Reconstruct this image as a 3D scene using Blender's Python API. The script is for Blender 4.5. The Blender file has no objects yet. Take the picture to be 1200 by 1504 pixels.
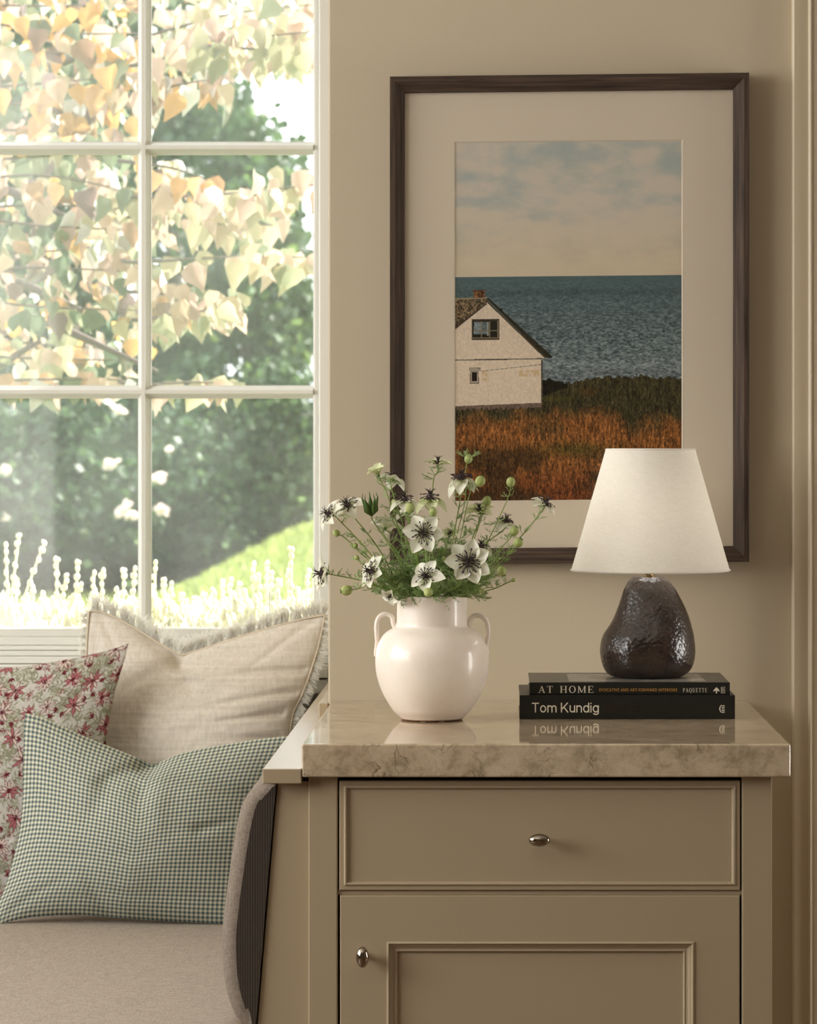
import bpy, math, random
import numpy as np
from mathutils import Vector, Matrix

random.seed(7)
RNG = np.random.default_rng(11)
F = 4500.0; VX, VY = 736.0, 665.0; ZC = 1.285
COL = bpy.context.scene.collection
PI = math.pi

def P(px, py, Y):
    """point of the place seen at pixel (px,py) of the 1200x1504 frame at distance Y"""
    return Vector(((px - VX) * Y / F, Y, ZC - (py - VY) * Y / F))

# ------------------------------------------------------------------ helpers
def lin(c):
    r = []
    for x in c[:3]:
        x = x / 255.0
        r.append(x / 12.92 if x <= 0.04045 else ((x + 0.055) / 1.055) ** 2.4)
    return (r[0], r[1], r[2], 1.0)

ORG = {}
def link(o, parent=None):
    COL.objects.link(o)
    if parent is not None:
        o.parent = parent
    return o

def tag(o, label=None, cat=None, group=None, kind=None):
    if label: o['label'] = label
    if cat: o['category'] = cat
    if group: o['group'] = group
    if kind: o['kind'] = kind
    return o

def thing(name, label, cat, loc, group=None, kind=None):
    o = bpy.data.objects.new(name, None)
    o.empty_display_size = 0.02
    o.location = loc
    COL.objects.link(o)
    ORG[o.name] = Vector(loc)
    return tag(o, label, cat, group, kind)

def origin_of(parent):
    p = parent
    while p is not None:
        if p.name in ORG: return ORG[p.name]
        p = p.parent
    return Vector((0, 0, 0))

class MB:
    def __init__(s):
        s.v = []; s.f = []; s.uv = {}; s.col = None
    def add(s, vs, fs, uvs=None):
        n = len(s.v)
        s.v.extend([tuple(a) for a in vs])
        s.f.extend([tuple(i + n for i in f) for f in fs])
        if uvs:
            for i, u in enumerate(uvs): s.uv[n + i] = u
        return s
    def box(s, x0, x1, y0, y1, z0, z1):
        vs = [(x0,y0,z0),(x1,y0,z0),(x1,y1,z0),(x0,y1,z0),(x0,y0,z1),(x1,y0,z1),(x1,y1,z1),(x0,y1,z1)]
        return s.add(vs, [(0,3,2,1),(4,5,6,7),(0,1,5,4),(1,2,6,5),(2,3,7,6),(3,0,4,7)])
    def prism_y(s, pts, y0, y1):
        n = len(pts)
        vs = [(x, y0, z) for x, z in pts] + [(x, y1, z) for x, z in pts]
        fs = [tuple(range(n)), tuple(range(2*n-1, n-1, -1))]
        fs += [(i, i + n, (i+1) % n + n, (i+1) % n) for i in range(n)]
        return s.add(vs, fs)
    def tube(s, pts, rad, seg=6, cap=True):
        pts = [Vector(p) for p in pts]
        n = len(pts)
        if not hasattr(rad, '__len__'): rad = [rad] * n
        t0 = (pts[1] - pts[0]).normalized()
        up = Vector((0, 0, 1)) if abs(t0.z) < 0.9 else Vector((1, 0, 0))
        a = t0.cross(up).normalized()
        vs = []
        for i in range(n):
            if i == 0: t = pts[1] - pts[0]
            elif i == n - 1: t = pts[-1] - pts[-2]
            else: t = pts[i+1] - pts[i-1]
            t.normalize()
            a = (a - t * a.dot(t))
            if a.length < 1e-6: a = t.orthogonal()
            a.normalize()
            b = t.cross(a)
            for k in range(seg):
                w = 2 * PI * k / seg
                vs.append(pts[i] + (a * math.cos(w) + b * math.sin(w)) * rad[i])
        fs = []
        for i in range(n - 1):
            for k in range(seg):
                k2 = (k + 1) % seg
                fs.append((i*seg+k, i*seg+k2, (i+1)*seg+k2, (i+1)*seg+k))
        if cap:
            fs.append(tuple(range(seg-1, -1, -1)))
            fs.append(tuple((n-1)*seg + k for k in range(seg)))
        return s.add(vs, fs)
    def lathe(s, prof, cx, cy, seg=48, closed=False):
        """prof: list of (r, z[, dx])"""
        vs = []
        for p in prof:
            dx = p[2] if len(p) > 2 else 0
            for k in range(seg):
                w = 2 * PI * k / seg
                vs.append((cx + dx + p[0]*math.cos(w), cy + p[0]*math.sin(w), p[1]))
        n = len(prof); fs = []
        for i in range(n - 1 + (1 if closed else 0)):
            j = (i + 1) % n
            for k in range(seg):
                k2 = (k + 1) % seg
                fs.append((i*seg+k, i*seg+k2, j*seg+k2, j*seg+k))
        if not closed:
            fs.append(tuple(range(seg-1, -1, -1)))
            fs.append(tuple((n-1)*seg + k for k in range(seg)))
        return s.add(vs, fs)
    def ellipsoid(s, c, ax, ay, az, nu=14, nv=9):
        """c centre, ax ay az axis vectors"""
        c = Vector(c); vs = [c - az]; fs = []
        for i in range(1, nv):
            ph = -PI/2 + PI * i / nv
            for k in range(nu):
                w = 2 * PI * k / nu
                vs.append(c + ax*(math.cos(ph)*math.cos(w)) + ay*(math.cos(ph)*math.sin(w)) + az*math.sin(ph))
        vs.append(c + az)
        for k in range(nu):
            k2 = (k + 1) % nu
            fs.append((0, 1 + k2, 1 + k))
            for i in range(nv - 2):
                a = 1 + i*nu
                fs.append((a+k, a+k2, a+nu+k2, a+nu+k))
            a = 1 + (nv-2)*nu
            fs.append((a+k, a+k2, len(vs)-1))
        return s.add(vs, fs)
    def build(s, name, mat, parent=None, smooth=False, bevel=0, bseg=2, sharp=None):
        o0 = origin_of(parent)
        me = bpy.data.meshes.new(name)
        me.from_pydata([(x - o0.x, y - o0.y, z - o0.z) for x, y, z in s.v], [], s.f)
        if s.uv:
            uvl = me.uv_layers.new(name='UVMap')
            for lp in me.loops:
                uvl.data[lp.index].uv = s.uv.get(lp.vertex_index, (0, 0))
        me.materials.append(mat)
        me.validate()
        if smooth:
            me.polygons.foreach_set('use_smooth', [True] * len(me.polygons))
            if sharp: me.set_sharp_from_angle(angle=math.radians(sharp))
        o = bpy.data.objects.new(name, me)
        if bevel:
            m = o.modifiers.new('Bevel', 'BEVEL'); m.width = bevel; m.segments = bseg
            m.limit_method = 'ANGLE'; m.angle_limit = math.radians(40)
        return link(o, parent)

def struct(o):
    o['kind'] = 'structure'; return o

def catmull(pts, n=8):
    pts = [Vector(p) for p in pts]
    out = []
    for i in range(len(pts) - 1):
        p0 = pts[max(0, i-1)]; p1 = pts[i]; p2 = pts[i+1]; p3 = pts[min(len(pts)-1, i+2)]
        for k in range(n):
            t = k / n
            out.append(0.5*((2*p1) + (p2-p0)*t + (2*p0-5*p1+4*p2-p3)*t*t + (3*p1-p0-3*p2+p3)*t**3))
    out.append(pts[-1])
    return out

# value noise in numpy
def vnoise(h, w, gy, gx, rng=RNG):
    g = rng.random((gy + 2, gx + 2))
    y = np.linspace(0, gy, h); x = np.linspace(0, gx, w)
    yi = np.minimum(y.astype(int), gy); xi = np.minimum(x.astype(int), gx)
    fy = (y - yi)[:, None]; fx = (x - xi)[None, :]
    fy = fy*fy*(3-2*fy); fx = fx*fx*(3-2*fx)
    a = g[yi][:, xi]; b = g[yi][:, xi+1]; c = g[yi+1][:, xi]; d = g[yi+1][:, xi+1]
    return (a*(1-fx)+b*fx)*(1-fy) + (c*(1-fx)+d*fx)*fy
def fbm(h, w, gy, gx, octv=4, rng=RNG):
    s = 0; a = 1; t = 0
    for k in range(octv):
        s = s + a*vnoise(h, w, max(1, int(gy*2**k)), max(1, int(gx*2**k)), rng); t += a; a *= .55
    return s / t

# ------------------------------------------------------------------ materials
def newmat(name):
    m = bpy.data.materials.new(name); m.use_nodes = True
    nt = m.node_tree
    b = nt.nodes['Principled BSDF']
    return m, nt, b
def N(nt, t, **kw):
    n = nt.nodes.new(t)
    for k, v in kw.items():
        if k.startswith('i_'): n.inputs[k[2:].replace('_', ' ')].default_value = v
        else: setattr(n, k, v)
    return n
def coords(nt, scale=(1, 1, 1), kind='Object', rot=(0, 0, 0)):
    tc = N(nt, 'ShaderNodeTexCoord'); mp = N(nt, 'ShaderNodeMapping')
    mp.inputs['Scale'].default_value = scale; mp.inputs['Rotation'].default_value = rot
    nt.links.new(tc.outputs[kind], mp.inputs['Vector'])
    return mp.outputs['Vector']
def noise(nt, vec, scale, detail=4, rough=.55, dist=0):
    n = N(nt, 'ShaderNodeTexNoise'); n.inputs['Scale'].default_value = scale
    n.inputs['Detail'].default_value = detail; n.inputs['Roughness'].default_value = rough
    n.inputs['Distortion'].default_value = dist
    nt.links.new(vec, n.inputs['Vector']); return n.outputs['Fac']
def ramp(nt, fac, stops):
    r = N(nt, 'ShaderNodeValToRGB')
    e = r.color_ramp.elements
    while len(e) < len(stops): e.new(0.5)
    for i, (p, c) in enumerate(stops):
        e[i].position = p; e[i].color = lin(c) if len(c) == 3 else c
    nt.links.new(fac, r.inputs['Fac']); return r.outputs['Color']
def bump(nt, b, h, strength=.3, dist=.002):
    bp = N(nt, 'ShaderNodeBump'); bp.inputs['Strength'].default_value = strength
    bp.inputs['Distance'].default_value = dist
    nt.links.new(h, bp.inputs['Height']); nt.links.new(bp.outputs['Normal'], b.inputs['Normal'])
def simple(name, c, rough=.5, metal=0, spec=.5, var=None, bmp=None, coat=0, sheen=0, trans=None):
    m, nt, b = newmat(name)
    b.inputs['Base Color'].default_value = lin(c); b.inputs['Roughness'].default_value = rough
    b.inputs['Metallic'].default_value = metal; b.inputs['Specular IOR Level'].default_value = spec
    if coat:
        b.inputs['Coat Weight'].default_value = coat; b.inputs['Coat Roughness'].default_value = .04
    if sheen: b.inputs['Sheen Weight'].default_value = sheen
    if var:
        sc, c2 = var
        col = ramp(nt, noise(nt, coords(nt), sc), [(.3, c), (.7, c2)])
        nt.links.new(col, b.inputs['Base Color'])
    if bmp:
        sc, st, ds = bmp
        bump(nt, b, noise(nt, coords(nt), sc, 3), st, ds)
    if trans:
        out = nt.nodes['Material Output']
        tr = N(nt, 'ShaderNodeBsdfTranslucent'); tr.inputs['Color'].default_value = lin(trans[1])
        mx = N(nt, 'ShaderNodeMixShader'); mx.inputs[0].default_value = trans[0]
        nt.links.new(b.outputs[0], mx.inputs[1]); nt.links.new(tr.outputs[0], mx.inputs[2])
        nt.links.new(mx.outputs[0], out.inputs['Surface'])
    return m

M = {}
M['farwall'] = simple('far_wall_paint', (128,116,96), .7)
M['wall'] = simple('wall_paint', (191,177,152), .62, bmp=(90, .12, .0015))
M['casing'] = simple('casing_paint', (190,174,148), .4)
M['cab'] = simple('cabinet_paint', (176,159,132), .26, bmp=(260, .03, .0004))
M['trim'] = simple('window_paint', (226,225,216), .35)
M['dark'] = simple('gap_black', (22,19,15), .9)
M['floor'] = simple('oak_floor', (112,86,60), .4, var=(6, (88,66,46)))
M['ceil'] = simple('ceiling_white', (232,228,220), .8)
M['nickel'] = simple('polished_nickel', (168,158,146), .09, metal=1)
M['brass'] = simple('brushed_brass', (150,128,88), .3, metal=1)
M['clear'] = simple('clear_pad', (225,222,215), .1)
M['pages'] = simple('book_pages', (216,208,190), .8)
M['paperwhite'] = simple('ink_white', (226,216,196), .6)
M['gold'] = simple('ink_ochre', (190,142,66), .6)
M['ghost'] = simple('ink_gloss_black', (40,34,27), .25)
M['black'] = simple('book_black', (24,24,20), .38, bmp=(500, .05, .0003))
M['blackjacket'] = simple('book_jacket', (38,37,32), .3, var=(14, (52,50,44)))
M['coverphoto'] = simple('cover_photo', (168,164,154), .3, var=(30, (118,114,106)))
M['mat'] = simple('mat_board', (236,223,202), .9)
M['matbevel'] = simple('mat_bevel', (240,228,208), .9)

def mk_stone():
    m, nt, b = newmat('quartzite')
    v = coords(nt, (1, 1, 1))
    vs = coords(nt, (1.3, 9, 5), rot=(0, 0, .06))
    n1 = noise(nt, vs, 3.2, 8, .62, 1.0)
    c1 = ramp(nt, n1, [(.30, (152,134,108)), (.48, (194,174,148)), (.62, (212,195,170)), (.8, (176,154,124))])
    n2 = noise(nt, v, 34, 10, .78, .3)
    c2 = ramp(nt, n2, [(.38, (124,108,82)), (.48, (178,158,130)), (.6, (210,192,164)), (.72, (186,164,132))])
    mx = N(nt, 'ShaderNodeMixRGB'); mx.inputs[0].default_value = .58
    nt.links.new(c1, mx.inputs[1]); nt.links.new(c2, mx.inputs[2])
    vo = N(nt, 'ShaderNodeTexVoronoi', feature='DISTANCE_TO_EDGE'); vo.inputs['Scale'].default_value = 17
    wv = N(nt, 'ShaderNodeMapping'); 
    nn = N(nt, 'ShaderNodeTexNoise'); nn.inputs['Scale'].default_value = 14; nn.inputs['Detail'].default_value = 5
    nt.links.new(v, nn.inputs['Vector'])
    ad = N(nt, 'ShaderNodeVectorMath', operation='MULTIPLY_ADD')
    nt.links.new(nn.outputs['Color'], ad.inputs[0]); ad.inputs[1].default_value = (.22, .22, .22); nt.links.new(v, ad.inputs[2])
    nt.links.new(ad.outputs[0], vo.inputs['Vector'])
    vein = ramp(nt, vo.outputs['Distance'], [(.0, (110,92,68)), (.035, (255,255,255))])
    vm = N(nt, 'ShaderNodeMixRGB', blend_type='MULTIPLY')
    msk = ramp(nt, noise(nt, v, 11, 2), [(.48, (0,0,0)), (.58, (255,255,255))])
    fm = N(nt, 'ShaderNodeMath', operation='MULTIPLY'); fm.inputs[1].default_value = .8
    nt.links.new(msk, fm.inputs[0]); nt.links.new(fm.outputs[0], vm.inputs[0])
    nt.links.new(mx.outputs[0], vm.inputs[1]); nt.links.new(vein, vm.inputs[2])
    nt.links.new(vm.outputs[0], b.inputs['Base Color'])
    b.inputs['Roughness'].default_value = .05
    return m
M['stone'] = mk_stone()

def mk_wood():
    m, nt, b = newmat('walnut')
    v = coords(nt, (60, 60, 2.0))
    c = ramp(nt, noise(nt, v, 4, 6, .6, .4), [(.3, (44,34,27)), (.55, (72,57,46)), (.75, (92,75,61))])
    nt.links.new(c, b.inputs['Base Color']); b.inputs['Roughness'].default_value = .7; b.inputs['Specular IOR Level'].default_value = .25
    return m
def mk_woodh():
    m, nt, b = newmat('walnut_rail')
    v = coords(nt, (2.0, 60, 60))
    c = ramp(nt, noise(nt, v, 4, 6, .6, .4), [(.3, (44,34,27)), (.55, (72,57,46)), (.75, (92,75,61))])
    nt.links.new(c, b.inputs['Base Color']); b.inputs['Roughness'].default_value = .7; b.inputs['Specular IOR Level'].default_value = .25
    return m
M['wood'] = mk_wood(); M['woodh'] = mk_woodh()

def mk_glaze():
    m, nt, b = newmat('vase_glaze')
    v = coords(nt)
    c = ramp(nt, noise(nt, v, 14, 5, .6), [(.3, (234,220,206)), (.7, (244,234,223))])
    nt.links.new(c, b.inputs['Base Color'])
    b.inputs['Roughness'].default_value = .45
    b.inputs['Coat Weight'].default_value = .45; b.inputs['Coat Roughness'].default_value = .12
    bump(nt, b, noise(nt, coords(nt, (1,1,3)), 18, 2), .12, .004)
    return m
M['glaze'] = mk_glaze()
M['bisque'] = simple('vase_foot_clay', (140,104,74), .8)

def mk_lampbase():
    m, nt, b = newmat('dark_ceramic')
    v = coords(nt)
    c = ramp(nt, noise(nt, v, 40, 5), [(.3, (36,26,22)), (.65, (58,43,37)), (.8, (84,66,56))])
    nt.links.new(c, b.inputs['Base Color']); b.inputs['Roughness'].default_value = .27
    b.inputs['Specular IOR Level'].default_value = .8
    vo = N(nt, 'ShaderNodeTexVoronoi', feature='SMOOTH_F1'); vo.inputs['Scale'].default_value = 210
    nt.links.new(v, vo.inputs['Vector'])
    iv = N(nt, 'ShaderNodeMath', operation='SUBTRACT'); iv.inputs[0].default_value = 1; nt.links.new(vo.outputs['Distance'], iv.inputs[1])
    bump(nt, b, iv.outputs[0], .7, .0014)
    return m
M['lampbase'] = mk_lampbase()

def mk_linen(name, c, c2, sx, sz, tr, kind='Object', rough=.9, bd=.0008, bs=.25):
    m, nt, b = newmat(name)
    n = noise(nt, coords(nt, sx, kind), 1, 3, .6)
    n2 = noise(nt, coords(nt, sz, kind), 1, 3, .6)
    ad = N(nt, 'ShaderNodeMath', operation='ADD'); nt.links.new(n, ad.inputs[0]); nt.links.new(n2, ad.inputs[1])
    hf = N(nt, 'ShaderNodeMath', operation='MULTIPLY'); hf.inputs[1].default_value = .5
    nt.links.new(ad.outputs[0], hf.inputs[0])
    col = ramp(nt, hf.outputs[0], [(.35, c2), (.6, c)])
    nt.links.new(col, b.inputs['Base Color']); b.inputs['Roughness'].default_value = rough
    b.inputs['Specular IOR Level'].default_value = .2
    bump(nt, b, hf.outputs[0], bs, bd)
    if tr:
        out = nt.nodes['Material Output']
        t = N(nt, 'ShaderNodeBsdfTranslucent'); nt.links.new(col, t.inputs['Color'])
        mx = N(nt, 'ShaderNodeMixShader'); mx.inputs[0].default_value = tr
        nt.links.new(b.outputs[0], mx.inputs[1]); nt.links.new(t.outputs[0], mx.inputs[2])
        nt.links.new(mx.outputs[0], out.inputs['Surface'])
    return m
M['shade'] = mk_linen('shade_linen', (252,249,242), (243,239,230), (90,90,900), (700,700,60), .45)
M['cream'] = mk_linen('cream_linen', (235,227,214), (212,203,189), (7,7,150), (200,200,14), .08, bd=.004, bs=.5)
M['seat'] = mk_linen('taupe_weave', (186,174,160), (148,136,124), (60,500,500), (700,90,90), 0)
M['piping'] = simple('cream_edge', (222,208,186), .9)
M['fringe'] = simple('fringe_thread', (252,249,240), .9, trans=(.85, (255,254,250)))
M['backfab'] = mk_linen('charcoal_weave', (96,98,100), (70,72,76), (60,500,500), (700,90,90), 0)

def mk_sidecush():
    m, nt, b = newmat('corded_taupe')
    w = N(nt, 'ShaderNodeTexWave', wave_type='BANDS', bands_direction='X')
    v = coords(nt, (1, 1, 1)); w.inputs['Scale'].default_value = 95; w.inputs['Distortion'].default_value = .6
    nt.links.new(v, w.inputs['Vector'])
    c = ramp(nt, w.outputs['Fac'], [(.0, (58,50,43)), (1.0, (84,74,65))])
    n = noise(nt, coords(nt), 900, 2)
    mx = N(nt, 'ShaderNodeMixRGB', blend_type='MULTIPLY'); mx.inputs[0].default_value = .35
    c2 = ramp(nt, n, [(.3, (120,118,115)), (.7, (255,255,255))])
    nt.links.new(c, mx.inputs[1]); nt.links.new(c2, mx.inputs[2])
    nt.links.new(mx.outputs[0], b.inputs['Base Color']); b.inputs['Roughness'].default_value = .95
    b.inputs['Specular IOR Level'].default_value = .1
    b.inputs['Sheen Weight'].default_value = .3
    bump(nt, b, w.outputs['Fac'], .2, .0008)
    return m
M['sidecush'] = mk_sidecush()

def mk_gingham(nu, nv):
    m, nt, b = newmat('gingham')
    tc = N(nt, 'ShaderNodeTexCoord'); sp = N(nt, 'ShaderNodeSeparateXYZ')
    nt.links.new(tc.outputs['UV'], sp.inputs[0])
    outs = []
    for ax, n in (('X', nu), ('Y', nv)):
        mu = N(nt, 'ShaderNodeMath', operation='MULTIPLY'); mu.inputs[1].default_value = n * 2 * PI
        nt.links.new(sp.outputs[ax], mu.inputs[0])
        si = N(nt, 'ShaderNodeMath', operation='SINE'); nt.links.new(mu.outputs[0], si.inputs[0])
        mr = N(nt, 'ShaderNodeMapRange'); mr.inputs[1].default_value = -.35; mr.inputs[2].default_value = .35
        nt.links.new(si.outputs[0], mr.inputs[0]); outs.append(mr.outputs[0])
    ad = N(nt, 'ShaderNodeMath', operation='ADD'); nt.links.new(outs[0], ad.inputs[0]); nt.links.new(outs[1], ad.inputs[1])
    hf = N(nt, 'ShaderNodeMath', operation='MULTIPLY'); hf.inputs[1].default_value = .5
    nt.links.new(ad.outputs[0], hf.inputs[0])
    c = ramp(nt, hf.outputs[0], [(.0, (212,209,186)), (.5, (150,157,146)), (1.0, (72,86,90))])
    nt.links.new(c, b.inputs['Base Color']); b.inputs['Roughness'].default_value = .92
    b.inputs['Specular IOR Level'].default_value = .15
    bump(nt, b, noise(nt, coords(nt), 350, 2), .25, .0008)
    return m
M['gingham'] = mk_gingham(60, 45)

def mk_attr(name, rough=.8, spec=.3, bmp=None):
    m, nt, b = newmat(name)
    a = N(nt, 'ShaderNodeAttribute'); a.attribute_name = 'Col'
    nt.links.new(a.outputs['Color'], b.inputs['Base Color'])
    b.inputs['Roughness'].default_value = rough; b.inputs['Specular IOR Level'].default_value = spec
    if bmp: bump(nt, b, noise(nt, coords(nt), bmp[0], 2), bmp[1], bmp[2])
    return m
M['print'] = mk_attr('printed_photograph', .6, .2)
M['floral'] = mk_attr('block_print_cotton', .92, .1, (500, .2, .0008))

def leafmat(name, stops, tr=.5, rough=.5, scale=None):
    """random colour per leaf from a per-leaf attribute"""
    m, nt, b = newmat(name)
    a = N(nt, 'ShaderNodeAttribute'); a.attribute_name = 'Rnd'
    c = ramp(nt, a.outputs['Fac'], stops)
    nt.links.new(c, b.inputs['Base Color']); b.inputs['Roughness'].default_value = rough
    out = nt.nodes['Material Output']
    t = N(nt, 'ShaderNodeBsdfTranslucent'); nt.links.new(c, t.inputs['Color'])
    mx = N(nt, 'ShaderNodeMixShader'); mx.inputs[0].default_value = tr
    nt.links.new(b.outputs[0], mx.inputs[1]); nt.links.new(t.outputs[0], mx.inputs[2])
    nt.links.new(mx.outputs[0], out.inputs['Surface'])
    return m
M['autumn'] = leafmat('autumn_leaf', [(0, (96,110,88)), (.2, (146,148,120)), (.4, (188,176,146)), (.55, (196,170,154)), (.7, (164,136,128)), (.82, (204,158,96)), (.92, (112,92,90)), (1, (214,214,210))], .5, .35)
M['hedge'] = leafmat('hedge_leaf', [(0, (38,60,36)), (.5, (58,84,50)), (.85, (92,120,62)), (1, (140,164,88))], .3)
M['conifer'] = leafmat('dark_leaf', [(0, (40,62,42)), (.6, (62,90,58)), (1, (100,130,70))], .3)
M['grassblade'] = leafmat('grass_blade', [(0, (96,110,48)), (.6, (130,144,66)), (1, (168,178,104))], .4)
M['bark'] = simple('bark', (92,80,70), .9, var=(30, (70,60,52)))
M['twig'] = simple('pale_twig', (96,84,78), .8)
M['lawn'] = None
def mk_lawn():
    m, nt, b = newmat('lawn_grass')
    c = ramp(nt, noise(nt, coords(nt, (1.5, .5, 1)), 2.5, 6), [(.3, (70,100,38)), (.55, (100,132,52)), (.75, (134,160,74))])
    nt.links.new(c, b.inputs['Base Color']); b.inputs['Roughness'].default_value = .9
    bump(nt, b, noise(nt, coords(nt), 20, 5), .6, .05)
    return m
M['lawn'] = mk_lawn()
M['lav'] = simple('pale_spike', (244,242,226), .8, trans=(.4, (246,244,222)))
M['lavstem'] = simple('pale_stem', (236,236,208), .8, trans=(.3, (236,238,200)))
M['blossom'] = simple('pale_blossom', (238,216,204), .8)
M['stake'] = simple('grey_wire', (150,150,150), .5, metal=.6)
M['soil'] = simple('soil', (120,104,84), .95)

M['stem'] = simple('flower_stem', (138,164,84), .5, var=(25, (150,168,84)), trans=(.15, (150,180,80)))
M['fern'] = simple('thread_leaf', (146,172,106), .5, var=(40, (194,212,156)), trans=(.35, (176,208,112)))
M['pod'] = simple('seed_pod', (158,172,96), .55, var=(60, (186,194,126)), trans=(.15, (180,200,90)))
M['sepal'] = simple('green_sepal', (84,110,50), .5, trans=(.2, (120,150,60)))
M['stamen'] = simple('dark_stamen', (62,40,46), .6)
M['pistil'] = simple('dark_pistil', (66,58,40), .5, var=(90, (44,30,40)))
def mk_petal(name, tip, base):
    m, nt, b = newmat(name)
    tc = N(nt, 'ShaderNodeTexCoord'); sp = N(nt, 'ShaderNodeSeparateXYZ'); nt.links.new(tc.outputs['UV'], sp.inputs[0])
    c = ramp(nt, sp.outputs['Y'], [(0, base), (.35, tip), (.9, tip), (1, base)])
    w = N(nt, 'ShaderNodeMath', operation='MULTIPLY'); w.inputs[1].default_value = 44
    nt.links.new(sp.outputs['X'], w.inputs[0])
    si = N(nt, 'ShaderNodeMath', operation='SINE'); nt.links.new(w.outputs[0], si.inputs[0])
    v = ramp(nt, si.outputs[0], [(.0, (232,236,214)), (.6, (255,255,255))])
    mx = N(nt, 'ShaderNodeMixRGB', blend_type='MULTIPLY'); mx.inputs[0].default_value = .8
    nt.links.new(c, mx.inputs[1]); nt.links.new(v, mx.inputs[2])
    nt.links.new(mx.outputs[0], b.inputs['Base Color']); b.inputs['Roughness'].default_value = .6
    out = nt.nodes['Material Output']
    t = N(nt, 'ShaderNodeBsdfTranslucent'); nt.links.new(mx.outputs[0], t.inputs['Color'])
    ms = N(nt, 'ShaderNodeMixShader'); ms.inputs[0].default_value = .35
    nt.links.new(b.outputs[0], ms.inputs[1]); nt.links.new(t.outputs[0], ms.inputs[2])
    nt.links.new(ms.outputs[0], out.inputs['Surface'])
    return m
M['petal'] = mk_petal('white_petal', (255,252,245), (226,230,180))
M['petalg'] = mk_petal('green_white_petal', (238,240,206), (190,206,120))

def mk_glass(dust=.075, specks=True):
    m, nt, b = newmat('window_glass' if specks else 'picture_glass')
    nt.nodes.remove(b); out = nt.nodes['Material Output']
    tr = N(nt, 'ShaderNodeBsdfTransparent')
    gl = N(nt, 'ShaderNodeBsdfGlossy'); gl.inputs['Roughness'].default_value = .02
    fr = N(nt, 'ShaderNodeFresnel'); fr.inputs['IOR'].default_value = 1.45
    m1 = N(nt, 'ShaderNodeMixShader')
    sc = N(nt, 'ShaderNodeMath', operation='MULTIPLY'); sc.inputs[1].default_value = .8 if specks else .5
    nt.links.new(fr.outputs[0], sc.inputs[0]); nt.links.new(sc.outputs[0], m1.inputs[0])
    nt.links.new(tr.outputs[0], m1.inputs[1]); nt.links.new(gl.outputs[0], m1.inputs[2])
    if not specks:
        nt.links.new(m1.outputs[0], out.inputs['Surface']); return m
    tl = N(nt, 'ShaderNodeBsdfTranslucent'); tl.inputs['Color'].default_value = (1, 1, 1, 1)
    vo = N(nt, 'ShaderNodeTexVoronoi'); vo.inputs['Scale'].default_value = 130
    nt.links.new(coords(nt), vo.inputs['Vector'])
    spk = N(nt, 'ShaderNodeMapRange'); spk.inputs[1].default_value = .10; spk.inputs[2].default_value = .06
    nt.links.new(vo.outputs['Distance'], spk.inputs[0])
    msk = N(nt, 'ShaderNodeMapRange'); msk.inputs[1].default_value = .5; msk.inputs[2].default_value = .62
    nt.links.new(noise(nt, coords(nt), 30, 3), msk.inputs[0])
    mu = N(nt, 'ShaderNodeMath', operation='MULTIPLY'); nt.links.new(spk.outputs[0], mu.inputs[0]); nt.links.new(msk.outputs[0], mu.inputs[1])
    m3 = N(nt, 'ShaderNodeMath', operation='MULTIPLY'); m3.inputs[1].default_value = .22; nt.links.new(mu.outputs[0], m3.inputs[0])
    hz = N(nt, 'ShaderNodeMapRange'); hz.inputs[1].default_value = .3; hz.inputs[2].default_value = .7
    hz.inputs[3].default_value = dust*.6; hz.inputs[4].default_value = dust*1.4
    nt.links.new(noise(nt, coords(nt), 3.5, 5), hz.inputs[0])
    ad = N(nt, 'ShaderNodeMath', operation='ADD'); nt.links.new(m3.outputs[0], ad.inputs[0]); nt.links.new(hz.outputs[0], ad.inputs[1])
    m2 = N(nt, 'ShaderNodeMixShader')
    nt.links.new(ad.outputs[0], m2.inputs[0]); nt.links.new(m1.outputs[0], m2.inputs[1]); nt.links.new(tl.outputs[0], m2.inputs[2])
    nt.links.new(m2.outputs[0], out.inputs['Surface'])
    return m
M['glass'] = mk_glass(); M['picglass'] = mk_glass(specks=False)

# ------------------------------------------------------------------ room shell
YF = 4.05          # counter front
YW = 4.755         # main wall plane
YN = 5.75          # window wall inner plane
XC = (482.2 - VX) * YW / F   # wall corner
RX0, RX1 = -3.0, 2.6
RY0 = -1.2
ZT = 2.75

b = MB().box(XC, RX1, YW, YN + .25, 0, ZT)
struct(b.build('wall_back', M['wall'], bevel=.003))
# window opening
gx = lambda p: (p - VX) * 5.78 / F
gz = lambda p: ZC - (p - VY) * 5.78 / F
WX1 = gx(460) + .0; WX0 = gx(460 - 3*249); WZ0 = gz(925); WZ1 = gz(216 - 359)
FR = .036
b = MB()
b.box(WX1 + FR, XC, YN, YN + .2, 0, ZT)
b.box(RX0, WX0 - FR, YN, YN + .2, 0, ZT)
b.box(WX0 - FR, WX1 + FR, YN, YN + .2, WZ1 + FR, ZT)
b.box(WX0 - FR, WX1 + FR, YN + .02, YN + .2, 0, gz(950))
struct(b.build('wall_window', M['wall']))
b = MB()
b.box(RX0 - .1, RX0, RY0, 1.6, 0, ZT); b.box(RX0 - .1, RX0, 4.5, YN + .2, 0, ZT)
b.box(RX0 - .1, RX0, 1.6, 4.5, 0, 1.12); b.box(RX0 - .1, RX0, 1.6, 4.5, 2.58, ZT)
struct(b.build('wall_left', M['farwall']))
b = MB()
b.box(RX1, RX1 + .1, RY0, 3.97, 0, ZT); b.box(RX1, RX1 + .1, 4.43, YW, 0, ZT)
b.box(RX1, RX1 + .1, 3.97, 4.43, 0, .45); b.box(RX1, RX1 + .1, 3.97, 4.43, 1.65, ZT)
struct(b.build('wall_right', M['farwall']))
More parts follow.
